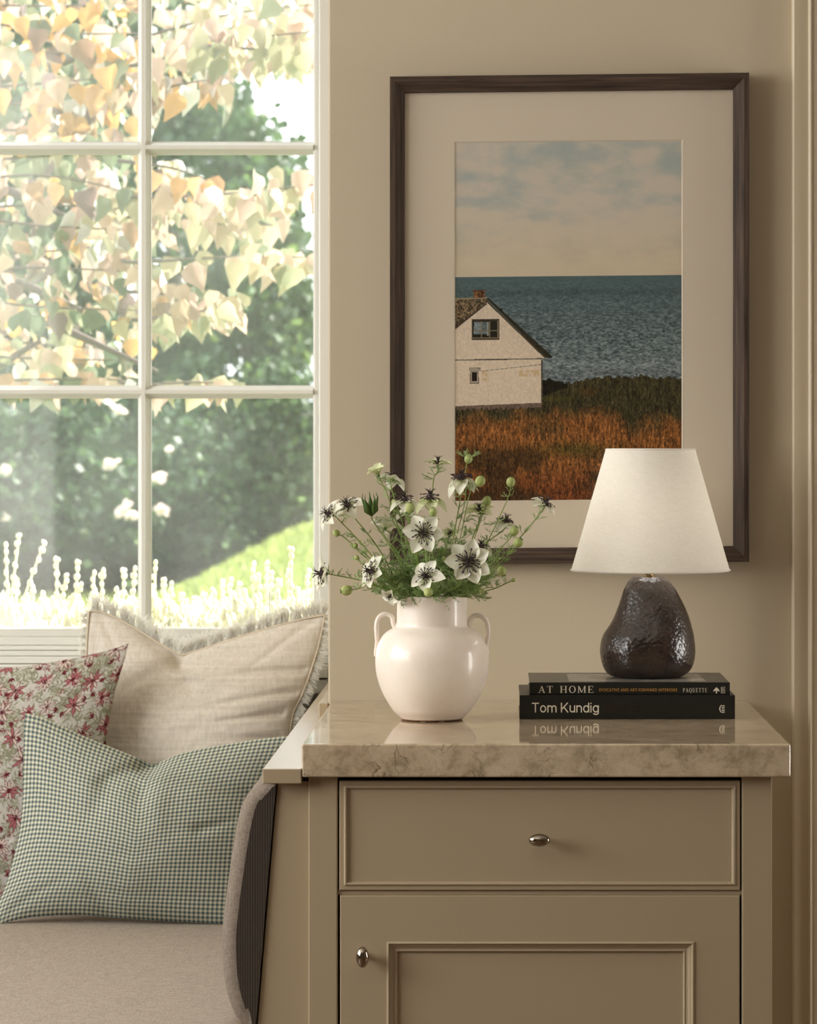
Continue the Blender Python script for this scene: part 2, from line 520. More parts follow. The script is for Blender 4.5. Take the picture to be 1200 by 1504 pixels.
struct(MB().box(RX0 - .1, RX1 + .1, RY0 - .1, RY0, 0, ZT).build('wall_front', M['farwall']))
struct(MB().box(RX0 - .1, RX1 + .1, RY0 - .1, YN + .2, -.1, 0).build('floor', M['floor']))
struct(MB().box(RX0 - .1, RX1 + .1, RY0 - .1, YN + .25, ZT, ZT + .1).build('ceiling', M['ceil']))

# casing at right edge
b = MB()
cx0 = (1164 - VX) * (YW - .02) / F
def casing(x0):
    pr = [(0, 0), (0, .016), (.003, .019), (.024, .019), (.0255, .022), (.0275, .0235), (.029, .022), (.030, .019), (.033, .019), (.034, .0195), (.09, .0195), (.10, .019), (.10, 0)]
    vs = []; n = len(pr)
    for z in (0, ZT):
        for (x, d) in pr: vs.append((x0 + x, YW - d, z))
    fs = [(i, (i+1) % n, (i+1) % n + n, i + n) for i in range(n)] + [tuple(range(n-1, -1, -1)), tuple(range(n, 2*n))]
    return MB().add(vs, fs)
struct(casing(cx0).build('trim_1', M['casing']))

# ------------------------------------------------------------------ window
win = bpy.data.objects.new('window_1', None); win.location = ((WX0+WX1)/2, YN, WZ0); COL.objects.link(win)
ORG['window_1'] = Vector(win.location); win['kind'] = 'structure'
YG = 5.80
def vbar(xc, z0, z1, w, flat=.0035, d0=.012, d1=.026):
    # moulded bar: glass-side step, slope, flat nose
    h = w/2
    pr = [(-h, YG+.004), (-h, YG-.004), (-h*.86, YG-.006), (-h*.34, YG-d1+.004), (-flat, YG-d1), (flat, YG-d1), (h*.34, YG-d1+.004), (h*.86, YG-.006), (h, YG-.004), (h, YG+.004)]
    n = len(pr); vs = [(xc+x, y, z0) for x, y in pr] + [(xc+x, y, z1) for x, y in pr]
    fs = [(i, (i+1) % n, (i+1) % n + n, i+n) for i in range(n)] + [tuple(range(n-1, -1, -1)), tuple(range(n, 2*n))]
    return vs, fs
def hbar(zc, x0, x1, w, flat=.0035, d1=.026):
    h = w/2
    pr = [(-h, YG+.004), (-h, YG-.004), (-h*.86, YG-.006), (-h*.34, YG-d1+.004), (-flat, YG-d1), (flat, YG-d1), (h*.34, YG-d1+.004), (h*.86, YG-.006), (h, YG-.004), (h, YG+.004)]
    n = len(pr); vs = [(x0, y, zc+z) for z, y in pr] + [(x1, y, zc+z) for z, y in pr]
    fs = [(i, i+n, (i+1) % n + n, (i+1) % n) for i in range(n)] + [tuple(range(n)), tuple(range(2*n-1, n-1, -1))]
    return vs, fs
xs = [WX0, gx(211 - 249), gx(211), WX1]; zs = [WZ0, gz(575.5), gz(216.5), WZ1]
MW = 19.5 * 5.78 / F
for x in xs[1:3]:
    MB().add(*vbar(x, WZ0, WZ1, MW)).build('vertical_muntin', M['trim'], win)
for z in zs[1:3]:
    MB().add(*hbar(z, WX0, WX1, MW, d1=.0254)).build('horizontal_muntin', M['trim'], win)
sash = MB()
sash.box(WX1, WX1 + .011, YG-.018, YG+.01, WZ0-.02, WZ1+.02)
sash.box(WX1 + .011, WX1 + FR+.001, YG-.034, YG+.01, WZ0-.02, WZ1+.02)
sash.box(WX0 - FR-.001, WX0, YG-.03, YG+.01, WZ0-.02, WZ1+.02)
sash.box(WX0, WX1, YG-.03, YG+.01, WZ1, WZ1+FR+.001)
sash.build('sash', M['trim'], win, bevel=.003)
sl = MB()
def zline(p, Y): return ZC - (p - VY) * Y / F
# rails under the glass: (top px, bottom px, protrusion Y)
steps = [(923.5, 935.2, 5.775), (935.8, 947.6, 5.765), (949.4, 955, 5.735), (956.8, 963.4, 5.712), (964.8, 974.5, 5.695), (976.5, 980.5, 5.675), (981.5, 996, 5.662), (998.6, 1018.5, 5.668)]
for (a, c, y) in steps:
    sl.box(WX0 - FR, WX1 + FR - .001, y, YG + .03, zline(c, y), zline(a, y))
sl.box(WX0 - FR, WX1 + FR - .001, 5.74, YG + .01, .3, zline(996, 5.70))
sl.build('sill_moulding', M['trim'], win, bevel=.0015)
for i in range(3):
    for j in range(3):
        MB().box(xs[i] , xs[i+1], YG-.0015, YG+.0015, zs[j], zs[j+1]).build('window_pane', M['glass'], win)
# outer jamb of the house wall so other views close
struct(MB().box(WX1 + FR, XC + .4, YN+.2, YN+.3, -.2, ZT).build('wall_outside', M['wall']))

# ------------------------------------------------------------------ banquette
zl1 = ZC - (1129.4 - VY) * .0009; zl0 = ZC - (1151 - VY) * .0009
XL0 = (385.6 - VX) * .0009
bench = thing('window_bench', 'taupe painted corner bench with sloping end panel beside the cabinet', 'bench', (-.9, 4.9, 0))
MB().prism_y([(-.2562, 0), (-.2562, zl0), (-.2975, zl0), ((376-VX)*.000906, ZC-(1530-VY)*.000906), (-.345, 0)], 4.08, YW-.004).build('end_panel', M['cab'], bench, bevel=.001)
MB().prism_y([(XC-.002, 0), (XC-.002, zl0), (-.2975, zl0), ((376-VX)*.000906, ZC-(1530-VY)*.000906), (-.345, 0)], YW-.004, 5.69).build('back_panel', M['cab'], bench)
led = MB().box(XL0, (442.6-VX)*.0009, YF, YW-.001, zl0, zl1)
led.box(XL0, XC-.001, YW-.001, 5.69, zl0, zl1)
led.build('ledge', M['cab'], bench, bevel=.0012)
MB().box(-2.5, -.345, 4.16, 5.66, 0, .40).build('seat_base', M['cab'], bench)
tr = MB().box((468.2-VX)*YW/F, XC, YW-.003, 5.69, zl1-.001, ZC-(1032.3-VY)*YW/F)
struct(tr.build('trim_2', M['cab'], bevel=.002))


# seat cushion : superellipsoid-edged slab
def slab(x0, x1, y0, y1, z0, z1, r, crown, nx=48, ny=48):
    mb = MB(); hx = (x1-x0)/2; hy = (y1-y0)/2; hz = (z1-z0)/2; cx = (x0+x1)/2; cy = (y0+y1)/2; cz = (z0+z1)/2
    def warp(t, h):
        # concentrate samples near the ends
        return math.sin(t*PI/2)
    rings = []
    us = [warp(-1 + 2*i/nx, hx) for i in range(nx+1)]; vs_ = [warp(-1 + 2*j/ny, hy) for j in range(ny+1)]
    for sgn in (1, -1):
        vs = []; fs = []; uvs = []
        for j, v in enumerate(vs_):
            for i, u in enumerate(us):
                X = u*hx; Y = v*hy
                ex = max(0, abs(X) - (hx-r)); ey = max(0, abs(Y) - (hy-r))
                d = min(1, math.hypot(ex, ey)/r)
                X2 = X; Y2 = Y
                if math.hypot(ex, ey) > r and ex > 0 and ey > 0:
                    k = r/math.hypot(ex, ey); X2 = math.copysign(hx-r+ex*k, X); Y2 = math.copysign(hy-r+ey*k, Y)
                zz = hz - r*(1 - math.sqrt(max(0, 1-d*d))) * min(1, hz/r)
                zz += crown*(1-u*u)*(1-v*v)
                vs.append((cx+X2, cy+Y2, cz + sgn*zz)); 
        for j in range(ny):
            for i in range(nx):
                a = j*(nx+1)+i
                q = (a, a+1, a+nx+2, a+nx+1)
                fs.append(q if sgn > 0 else q[::-1])
        mb.add(vs, fs)
    # side band between the two shells
    n1 = (nx+1)*(ny+1)
    per = [i for i in range(nx+1)] + [j*(nx+1)+nx for j in range(1, ny+1)] + [ny*(nx+1)+i for i in range(nx-1, -1, -1)] + [j*(nx+1) for j in range(ny-1, 0, -1)]
    for k in range(len(per)):
        a = per[k]; c = per[(k+1) % len(per)]
        mb.f.append((a, a+n1, c+n1, c))
    return mb
seat = slab(-2.4, -.352, 4.14, 5.52, .402, .480, .03, .004)
tag(seat.build('seat_cushion', M['seat'], smooth=True), 'long flat taupe woven seat cushion on the bench', 'cushion')

# side back cushion: profile in XZ lofted along Y with rounded ends
def side_cushion():
    Y0 = 4.075
    left = [(398,1149),(380,1153),(366,1164),(355,1182),(347,1210),(341,1245),(335,1285),(329,1330),(325,1370),(324.5,1400),(327,1435),(333,1465),(342,1490),(352,1504),(364,1515)]
    right = [(406,1152),(404.5,1170),(402,1195),(399,1230),(396,1265),(393,1300),(390.5,1330),(388,1360),(386,1390),(383,1420),(381,1450),(379,1475),(377,1495),(375,1510),(373,1520)]
    L = [( (x-VX)*Y0/F, ZC-(y-VY)*Y0/F) for x, y in left]; R = [((x-VX)*Y0/F - .0005, ZC-(y-VY)*Y0/F) for x, y in right]
    loop = catmull([Vector((x, 0, z)) for x, z in L], 3) + catmull([Vector((x, 0, z)) for x, z in reversed(R)], 3)
    loop = [(p.x, p.z) for p in loop]
    n = len(loop)
    cx = sum(p[0] for p in loop)/n
    # spine line of the cushion for shrinking ends towards
    mb = MB(); vs = []
    Y1 = 5.50; r = .020; n_arc = 10
    prof = [(Y0 + r*(1-math.cos(k/n_arc*PI/2)), r*(1-math.sin(k/n_arc*PI/2))) for k in range(n_arc+1)]
    prof += [(Y0 + r + (Y1-Y0-2*r)*k/10, 0) for k in range(1, 11)]
    prof += [(Y1 - r + r*math.sin(k/5*PI/2), r*(1-math.cos(k/5*PI/2))) for k in range(1, 6)]
    zs_ = [p[1] for p in loop]; zt, zb_ = max(zs_), min(zs_)
    half = len(catmull([Vector((x, 0, z)) for x, z in L], 3))
    Rr = [(x, z) for x, z in reversed(R)]
    def right_x(z):
        for i in range(len(Rr)-1):
            if Rr[i][1] <= z <= Rr[i+1][1]:
                f = (z-Rr[i][1])/(Rr[i+1][1]-Rr[i][1]); return Rr[i][0]+(Rr[i+1][0]-Rr[i][0])*f
        return Rr[0][0] if z < Rr[0][1] else Rr[-1][0]
    for (yy, ins) in prof:
        for i in range(n):
            x, z = loop[i]
            if i < half:
                rx_ = right_x(z); wd = max(.001, rx_-x)
                x = x + min(ins*1.0, wd*.7)
                z = z - (ins*.25 if z > zt-.02 else 0) + (ins*.4 if z < zb_+.03 else 0)
            vs.append((x, yy, z))
    m1 = n_arc-4
    fs = []
    for q in range(len(prof)-1):
        for i in range(n):
            j = (i+1) % n
            fs.append((q*n+i, q*n+j, (q+1)*n+j, (q+1)*n+i))
    fs.append(tuple((len(prof)-1)*n + i for i in range(n)))
    mb.add(vs, fs)
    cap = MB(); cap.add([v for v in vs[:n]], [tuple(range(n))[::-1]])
    return mb, cap
sc, capm = side_cushion()
scr = thing('back_cushion', 'dark taupe corded back cushion standing against the sloping bench end', 'cushion', (-.34, 4.8, .5))
M['sidebody'] = mk_linen('taupe_side', (142,130,117), (112,101,90), (60,500,500), (700,90,90), 0)
sc.build('cushion_body', M['sidebody'], scr, smooth=True, sharp=70)
ob_ = capm.build('front_end', M['sidecush'], scr); ob_['label'] = 'darker corded front end'  # front end face coloured darker than the cushion body
# low charcoal cushion along the window
wc = slab(-2.4, -.40, 5.622, 5.694, .485, .843, .03, 0, 40, 16)
tag(wc.build('window_cushion', M['backfab'], smooth=True), 'charcoal grey back cushion under the window behind the cream pillow', 'cushion')

# ------------------------------------------------------------------ pillows
def plane_point(px, py, yb, zb, k):
    """ray through pixel meets the leaning plane Y = yb + k (Z - zb)"""
    a = (px-VX)/F; c = -(py-VY)/F
    # Y = yb + k*(ZC + c*Y - zb)
    Y = (yb + k*(ZC - zb)) / (1 - k*c)
    return Vector((a*Y, Y, ZC + c*Y))

def edge(ptlist, n, yb, zb, k):
    w = [plane_point(x, y, yb, zb, k) for x, y in ptlist]
    c = catmull(w, 12)
    # resample by arc length
    L = [0]
    for i in range(1, len(c)): L.append(L[-1] + (c[i]-c[i-1]).length)
    out = []; j = 0
    for i in range(n+1):
        t = L[-1]*i/n
        while j < len(L)-2 and L[j+1] < t: j += 1
        f = (t-L[j])/max(1e-9, L[j+1]-L[j])
        out.append(c[j].lerp(c[j+1], min(1, max(0, f))))
    return np.array([tuple(p) for p in out])

def pillow(name, top, right, bottom, left, yb, k, T, n, mat, parent, creases=(), wr=.002, seed=1, tex=None, expo=.55, bf=.8, zb=.48):
    """top: left->right, bottom: left->right, left: top->bottom, right: top->bottom (pixels); n grid"""
    A = edge(top, n, yb, zb, k); B = edge(bottom, n, yb, zb, k); Lc = edge(left, n, yb, zb, k); Rc = edge(right, n, yb, zb, k)
    u = np.linspace(0, 1, n+1)[None, :, None]; v = np.linspace(0, 1, n+1)[:, None, None]   # v 0 top
    S = (1-v)*A[None] + v*B[None] + (1-u)*Lc[:, None] + u*Rc[:, None] \
        - ((1-u)*(1-v)*A[0] + u*(1-v)*A[-1] + (1-u)*v*B[0] + u*v*B[-1])
    nrm = np.array([0, -1, k]) / math.hypot(1, k)
    U = np.linspace(0, 1, n+1)[None, :]; V = np.linspace(0, 1, n+1)[:, None]
    su = np.clip(np.sin(PI*U), 0, 1); sv = np.clip(np.sin(PI*V), 0, 1)
    t = T * (su*sv)**expo
    rng = np.random.default_rng(seed)
    d = np.zeros((n+1, n+1))
    for (x0, y0, x1, y1, w, dep, tap) in creases:
        dx, dy = x1-x0, y1-y0; L2 = dx*dx+dy*dy
        s = np.clip(((U-x0)*dx + (V-y0)*dy)/L2, 0, 1)
        dist = np.sqrt((U-x0-s*dx)**2 + (V-y0-s*dy)**2)
        wid = w*(1-.45*s)
        d += dep*np.exp(-(dist/wid)**2) * (1-tap*s)
    nz = (fbm(n+1, n+1, 7, 4, 3, rng)-.5)*2*wr + (fbm(n+1, n+1, 22, 6, 2, rng)-.5)*wr*.8
    t2 = t - (d)*(su*sv)**.25 + nz*(su*sv)**.4
    front = S + nrm*t2[:, :, None]
    bk = S - nrm*(t*bf)[:, :, None]
    mb = MB()
    idx = np.arange((n+1)*(n+1)).reshape(n+1, n+1)
    q = np.stack([idx[:-1, :-1], idx[1:, :-1], idx[1:, 1:], idx[:-1, 1:]], -1).reshape(-1, 4)
    uvs = np.stack(np.broadcast_arrays(U, 1-V), -1).reshape(-1, 2)
    o0 = origin_of(parent)
    me = bpy.data.meshes.new(name)
    verts = np.concatenate([front.reshape(-1, 3), bk.reshape(-1, 3)]) - np.array(o0)
    faces = np.concatenate([q, (q + (n+1)**2)[:, ::-1]])
    per = np.concatenate([idx[0, :], idx[1:, -1], idx[-1, -2::-1], idx[-2:0:-1, 0]])
    nx = np.roll(per, -1); off = (n+1)**2
    side = np.stack([per, nx, nx+off, per+off], -1)
    faces = np.concatenate([faces, side])
    me.from_pydata(verts.tolist(), [], faces.tolist())
    uvl = me.uv_layers.new(name='UVMap')
    li = np.empty(len(me.loops), dtype=np.int32); me.loops.foreach_get('vertex_index', li)
    uvall = np.concatenate([uvs, uvs])[li]
    uvl.data.foreach_set('uv', uvall.astype(np.float32).ravel())
    if tex is not None:
        H, W = tex.shape[:2]
        ti = np.clip((V*(H-1)).astype(int), 0, H-1); tj = np.clip((U*(W-1)).astype(int), 0, W-1)
        c = tex[np.broadcast_to(ti, (n+1, n+1)), np.broadcast_to(tj, (n+1, n+1))].reshape(-1, 3)
        setcol(me, np.concatenate([c, c]))
    me.materials.append(mat)
    me.polygons.foreach_set('use_smooth', [True]*len(me.polygons))
    o = bpy.data.objects.new(name, me)
    link(o, parent)
    return o, (A, B, Lc, Rc, nrm)

def setcol(me, rgb):
    """rgb sRGB 0..1 per vertex -> linear colour attribute"""
    c = np.clip(rgb, 0, 1)
    c = np.where(c <= .04045, c/12.92, ((c+.055)/1.055)**2.4)
    a = me.attributes.new('Col', 'FLOAT_COLOR', 'POINT')
    a.data.foreach_set('color', np.concatenate([c, np.ones((len(c), 1))], 1).astype(np.float32).ravel())

# cream fringed pillow
cr = thing('fringed_pillow', 'cream linen pillow with a white fringe, leaning on the window sill', 'pillow', (-.52, 5.5, .485))
c_top = [(131,897),(150,899),(172,908),(198,922),(222,937),(245,951),(266,961),(285,957),(310,949),(350,936),(400,921),(445,909),(477,903)]
c_right = [(477,903),(473,925),(466,955),(455,990),(443,1022),(430,1050),(425,1090),(420,1150),(415,1220),(410,1320)]
c_left = [(131,897),(129,925),(127,970),(126,1040),(128,1120),(130,1220),(126,1335)]
c_bot = [(126,1335),(200,1325),(270,1322),(340,1325),(410,1320)]
po, pe = pillow('pillow_body', c_top, c_right, c_bot, c_left, 5.47, .20, .062, 150, M['cream'], cr,
    creases=[(.39,.0,.39,.07,.035,.022,.8),(.40,.03,.14,-.02,.035,.020,.7),(.42,.045,.78,.07,.03,.016,1),(.41,.05,.52,.22,.03,.012,1),(.36,.08,.12,.30,.03,.010,1),(.42,.09,.62,.16,.02,-.010,1),(.97,.20,.55,.14,.016,.011,1),(.97,.28,.5,.26,.018,.010,1),(.95,.36,.6,.34,.016,.009,1),(.95,.45,.6,.40,.018,.008,1),(.95,.02,.7,.16,.02,.009,1),(.05,.02,.22,.22,.02,.008,1),(.03,.1,.15,.4,.02,.007,1)], wr=.0045, seed=3)
fr = MB()
rr = random.Random(5)
def fringe_edge(E, out_dir, dens, length, mb):
    n = len(E)
    for i in range(dens):
        t = rr.random()*(n-1); j = int(t); f = t-j
        p = Vector(E[j]).lerp(Vector(E[min(n-1, j+1)]), f)
        tan = (Vector(E[min(n-1, j+1)]) - Vector(E[max(0, j-1)])).normalized()
        cl = math.sin(t*1.7)*.5 + math.sin(t*.63+1)*.4
        d = (out_dir + tan*(rr.uniform(-.4, .4) + cl*.6) + Vector((0, rr.uniform(-.45, .35), 0))).normalized()
        L = length*rr.uniform(.6, 1.1)
        g = Vector((0, 0, -.25*L)) if out_dir.z < .5 else Vector((0, 0, -.1*L))
        pts = [p + Vector((0, rr.uniform(-.004, .004), 0)), p + d*L*.5 + Vector((0, 0, .0)), p + d*L + g + tan*rr.uniform(-.004, .004)]
        mb.tube(pts, [.0008, .0008, .0004], 3, cap=False)
fringe_edge(pe[0], Vector((.05, 0, 1)), 1150, .036, fr)
fringe_edge(pe[2][:110], Vector((-1, 0, .15)), 700, .017, fr)
fringe_edge(pe[3][:110], Vector((1, 0, -.15)), 900, .018, fr)
fo = fr.build('fringe', M['fringe'], cr)
pip = MB()
pip.tube([Vector(p)+Vector((0, -.004, 0)) for p in pe[0]], .0016, 6); pip.tube([Vector(p)+Vector((0, -.004, 0)) for p in pe[3]], .0016, 6); pip.tube([Vector(p)+Vector((0, -.004, 0)) for p in pe[2]], .0016, 6)
pip.build('edge_seam', M['piping'], cr, smooth=True)

# floral texture
def stamp_floral(S=1000):
    img = np.ones((S, S, 3))*np.array([.765, .75, .72])
    img *= (1 + (fbm(S, S, 200, 200, 2)-.5)[:, :, None]*.12)
    rng = np.random.default_rng(21)
    yy, xx = np.mgrid[0:S, 0:S]
    def petal(cx, cy, ang, L, W, col, outline=None, a=1.0, inner=None):
        r = int(L+W)+3
        x0, x1 = max(0, int(cx-r)), min(S, int(cx+r)); y0, y1 = max(0, int(cy-r)), min(S, int(cy+r))
        if x0 >= x1 or y0 >= y1: return
        X = xx[y0:y1, x0:x1]-cx; Y = yy[y0:y1, x0:x1]-cy
        s = (X*math.cos(ang)+Y*math.sin(ang))/L; t = (-X*math.sin(ang)+Y*math.cos(ang))/W
        prof = np.where((s > 0) & (s < 1), np.sin(PI*np.clip(s, 0, 1)**.8), 0)
        m = (np.abs(t) < prof*.5)
        core = (np.abs(t) < prof*.5-.16) & (s > .12) & (s < .9)
        sub = img[y0:y1, x0:x1]
        sub[m] = sub[m]*(1-a) + np.array(col)*a
        if inner is not None:
            sub[core] = np.array(inner)
    RED = (.40,.165,.19); PINK = (.66,.42,.43); GR = (.55,.55,.46); GR2 = (.67,.67,.60)
    def flower(cx, cy, R, n, rot):
        for i in range(n):
            a = rot + 2*PI*i/n + rng.uniform(-.12, .12)
            petal(cx+math.cos(a)*R*.12, cy+math.sin(a)*R*.12, a, R*rng.uniform(.85, 1.1), R*.36, RED, inner=PINK if rng.random() < .45 else (.80,.74,.70))
        petal(cx-R*.15, cy, 0, R*.3, R*.35, (.35,.14,.16))
    def sprig(x, y, ang, n, L):
        for i in range(n):
            petal(x, y, ang+PI, L*.7, 4, GR)
            for sgn in (-1, 1):
                petal(x, y, ang+sgn*rng.uniform(.6, 1.0), L*rng.uniform(.8, 1.1), L*.25, GR if rng.random() < .6 else GR2, inner=None)
            x += math.cos(ang)*L*.55; y += math.sin(ang)*L*.55; ang += rng.uniform(-.35, .35)
        petal(x, y, ang, L, L*.3, GR)
    for gy in range(-1, 11):
        for gx_ in range(-1, 11):
            cx = (gx_+.5*(gy % 2))*105+rng.uniform(-12, 12); cy = gy*105+rng.uniform(-12, 12)
            for k in range(6):
                a = rng.uniform(0, 2*PI); sprig(cx+math.cos(a)*34, cy+math.sin(a)*34, a+rng.uniform(-.9, .9), 3, 30)
    for gy in range(-1, 11):
        for gx_ in range(-1, 11):
            cx = (gx_+.5*(gy % 2))*105+rng.uniform(-16, 16); cy = gy*105+rng.uniform(-16, 16)
            flower(cx, cy, rng.uniform(34, 50), int(rng.integers(7, 12)), rng.uniform(0, 6))
            for k in range(3):
                a = rng.uniform(0, 2*PI); x = cx+math.cos(a)*68; y = cy+math.sin(a)*68
                if rng.random() < .6: flower(x, y, rng.uniform(14, 20), 5, rng.uniform(0, 6))
                else:
                    for q in range(3): petal(x, y, a+(q-1)*.6, 24, 9, RED)
    return img
FT = stamp_floral()
f_top = [(-175,1000),(-120,990),(-60,984),(0,981),(40,978),(90,970),(130,962),(160,955),(189,945)]
f_right = [(189,945),(184,965),(176,992),(168,1020),(161,1055),(156,1092),(150,1160),(146,1240),(140,1345)]
f_left = [(-175,1000),(-170,1080),(-168,1180),(-175,1350)]
f_bot = [(-175,1350),(-80,1338),(30,1338),(140,1345)]
fl = thing('floral_pillow', 'square pillow printed with dark red flowers and grey green leaves', 'pillow', (-.85, 5.36, .485))
pillow('pillow_body', f_top, f_right, f_bot, f_left, 5.345, .22, .058, 420, M['floral'], fl,
    creases=[(.0,.8,.6,.72,.02,.006,.5),(.98,.03,.7,.3,.03,.006,1),(.9,.6,.6,.5,.02,.004,1)], wr=.0025, seed=8, tex=FT)

# gingham pillow
g_top = [(37,1047),(60,1053),(95,1068),(130,1084),(170,1100),(205,1114),(224,1122),(240,1117),(265,1107),(300,1099),(345,1091),(385,1085),(424,1081)]
g_right = [(424,1081),(418,1105),(404,1150),(396,1200),(390,1260),(387,1310),(384,1358)]
g_left = [(37,1047),(35,1075),(34,1120),(33,1170),(29,1215),(20,1258),(8,1300),(-6,1335),(-16,1366)]
g_bot = [(-16,1366),(20,1352),(60,1346),(120,1344),(200,1350),(280,1355),(340,1357),(384,1358)]
gi = thing('gingham_pillow', 'blue green and cream gingham lumbar pillow in front, with a chopped top', 'pillow', (-.6, 5.23, .485))
pillow('pillow_body', g_top, g_right, g_bot, g_left, 5.225, .22, .092, 170, M['gingham'], gi,
    creases=[(.47,.0,.46,.07,.04,.030,.4),(.49,.02,.33,.24,.05,.026,.8),(.40,.0,.20,.10,.03,.010,1),(.52,.03,.85,.05,.04,.010,1),(.99,.38,.60,.15,.045,.020,1),(.36,.24,.30,.5,.05,.010,1),(.55,.15,.60,.6,.06,-.008,1),(.5,.13,.7,.2,.03,-.006,1),(.45,.99,.3,.72,.04,.010,1),(.75,.5,.98,.42,.03,.006,1),(.1,.05,.3,.5,.02,.003,1),(.08,.95,.3,.75,.03,.005,1)], wr=.0035, seed=5, expo=.62, bf=.45)

# ------------------------------------------------------------------ cabinet and counter
xf = lambda p, Y=4.07: (p-VX)*Y/F
zf = lambda p, Y=4.07: ZC-(p-VY)*Y/F
CX0, CX1 = (443.3-VX)*.0009, (1161.3-VX)*.0009
b = MB().box(CX0, CX1, YF, YW-.001, .90-.0441, .90)
tag(b.build('countertop', M['stone'], bevel=.0028, bseg=3), 'polished beige veined stone countertop on the cabinet', 'countertop')
YC = 4.07
cab = thing('cabinet', 'taupe painted cabinet with one drawer above a panelled door', 'cabinet', (.05, 4.4, 0))
X0, X1 = xf(452.8), xf(1134)
ZTOP = .90-.0443
DX0, DX1, DZ1, DZ0 = xf(496), xf(1089.5), zf(1144.5), zf(1311)
b = MB()
b.box(X0, DX0, YC, YC+.02, .0, ZTOP); b.box(DX1, X1, YC, YC+.02, 0, ZTOP)
b.box(DX0, DX1, YC+.004, YC+.02, zf(1316), zf(1308)); b.box(DX0, DX1, YC, YC+.02, .02, .12)
b.build('face_frame', M['cab'], cab, bevel=.0018)
b = MB(); b.box(X0, X0+.018, YC+.02, YW-.002, 0, ZTOP); b.box(X1-.018, X1, YC+.02, YW-.002, 0, ZTOP); b.box(X0+.018, X1-.018, YW-.02, YW-.002, 0, ZTOP)
b.build('carcass', M['cab'], cab)
b = MB(); b.box(X0+.018, X1-.018, YC+.045, YC+.05, .1, ZTOP-.002); b.build('inner_panel', M['dark'], cab)

def ring_panel(x0, x1, z0, z1, prof, ybase):
    """nested rectangular rings; prof list of (inset, y)"""
    mb = MB(); vs = []; fs = []
    for (ins, y) in prof:
        vs += [(x0+ins, y, z0+ins), (x1-ins, y, z0+ins), (x1-ins, y, z1-ins), (x0+ins, y, z1-ins)]
    for i in range(len(prof)-1):
        for k in range(4):
            k2 = (k+1) % 4
            fs.append((i*4+k, i*4+k2, (i+1)*4+k2, (i+1)*4+k))
    m = (len(prof)-1)*4; fs.append((m, m+1, m+2, m+3))
    fs.append((3, 2, 1, 0))
    return mb.add(vs, fs)
px_ = .0009044
dprof = [(0, YC+.020), (0, YC+.003), (.0012, YC+.0008), (.0035, YC+.0008), (.0050, YC+.0045), (.0062, YC+.0045), (.0078, YC+.0012), (.0095, YC+.0004), (.0110, YC+.0012), (.0120, YC+.0025), (.0125, YC+.0025)]
dprof = [(0, YC+.020), (0, YC+.001), (.0008, YC+.0), (.0060, YC+.0), (.0066, YC-.0014), (.0078, YC-.0024), (.0088, YC-.0024), (.0098, YC-.0012), (.0104, YC+.0012), (.0112, YC+.0022)]
dr = ring_panel(xf(498.5), xf(1087), zf(1307.5), zf(1147), dprof, YC).build('drawer', M['cab'], cab)
door_prof = [(0, YC+.020), (0, YC+.001), (.001, YC)]
doorm = MB()
dx0, dx1, dz0, dz1 = xf(499.5), xf(1086.5), .13, zf(1315.5)
# door: outer frame ring then recessed panel with moulding
ix0, ix1, iz1, iz0 = xf(568), xf(1020), zf(1383), dz0 + .062
vs = []; fs = []
rings = [(dx0, dx1, dz0, dz1, YC+.020), (dx0, dx1, dz0, dz1, YC+.001), (dx0+.001, dx1-.001, dz0+.001, dz1-.001, YC), (ix0, ix1, iz0, iz1, YC)]
for ins, y in [(.0006, -.0016), (.0022, -.0024), (.0034, -.0012), (.0042, .0010), (.0062, .0018), (.0085, .0040), (.0110, .0048), (.0128, .0040), (.0142, .0052), (.0150, .0085)]:
    rings.append((ix0+ins, ix1-ins, iz0+ins, iz1-ins, YC+y))
for (a, c, d, e, y) in rings: vs += [(a, y, d), (c, y, d), (c, y, e), (a, y, e)]
for i in range(len(rings)-1):
    for k in range(4):
        k2 = (k+1) % 4; fs.append((i*4+k, i*4+k2, (i+1)*4+k2, (i+1)*4+k))
m_ = (len(rings)-1)*4; fs.append((m_, m_+1, m_+2, m_+3)); fs.append((3, 2, 1, 0))
door = doorm.add(vs, fs).build('cabinet_door', M['cab'], cab)
def knob(px, py, w, h, parent):
    c = P(px, py, YC-.022)
    mb = MB()
    yb = YC-.0002
    ax, az = Vector((w/2, 0, 0)), Vector((0, 0, h/2))
    vs = []; prof = [(.44, 0), (.44, .002), (.30, .004), (.26, .010), (.34, .014), (.7, .0165), (.93, .019), (1.0, .0215), (.95, .024), (.8, .0265), (.55, .0285), (.28, .0295), (.02, .030)]
    seg = 28
    cx, cz = (px-VX)*YC/F, ZC-(py-VY)*YC/F
    for r, d in prof:
        for k in range(seg):
            a = 2*PI*k/seg
            # pointed oval
            e = 1.0
            vs.append((cx + w/2*r*math.copysign(abs(math.cos(a))**(1.15 if w > h else .95), math.cos(a)), yb-d, cz + h/2*r*math.copysign(abs(math.sin(a))**(1.15 if h > w else .95), math.sin(a))))
    fs = []
    for i in range(len(prof)-1):
        for k in range(seg):
            k2 = (k+1) % seg; fs.append((i*seg+k, (i+1)*seg+k, (i+1)*seg+k2, i*seg+k2))
    fs.append(tuple(range(seg))); fs.append(tuple((len(prof)-1)*seg+k for k in range(seg-1, -1, -1)))
    o = mb.add(vs, fs).build('knob', M['nickel'], parent, smooth=True)
    o['label'] = 'polished nickel knob'
knob(792, 1231, .0285, .0175, dr); knob(533.5, 1402, .0175, .0285, door)

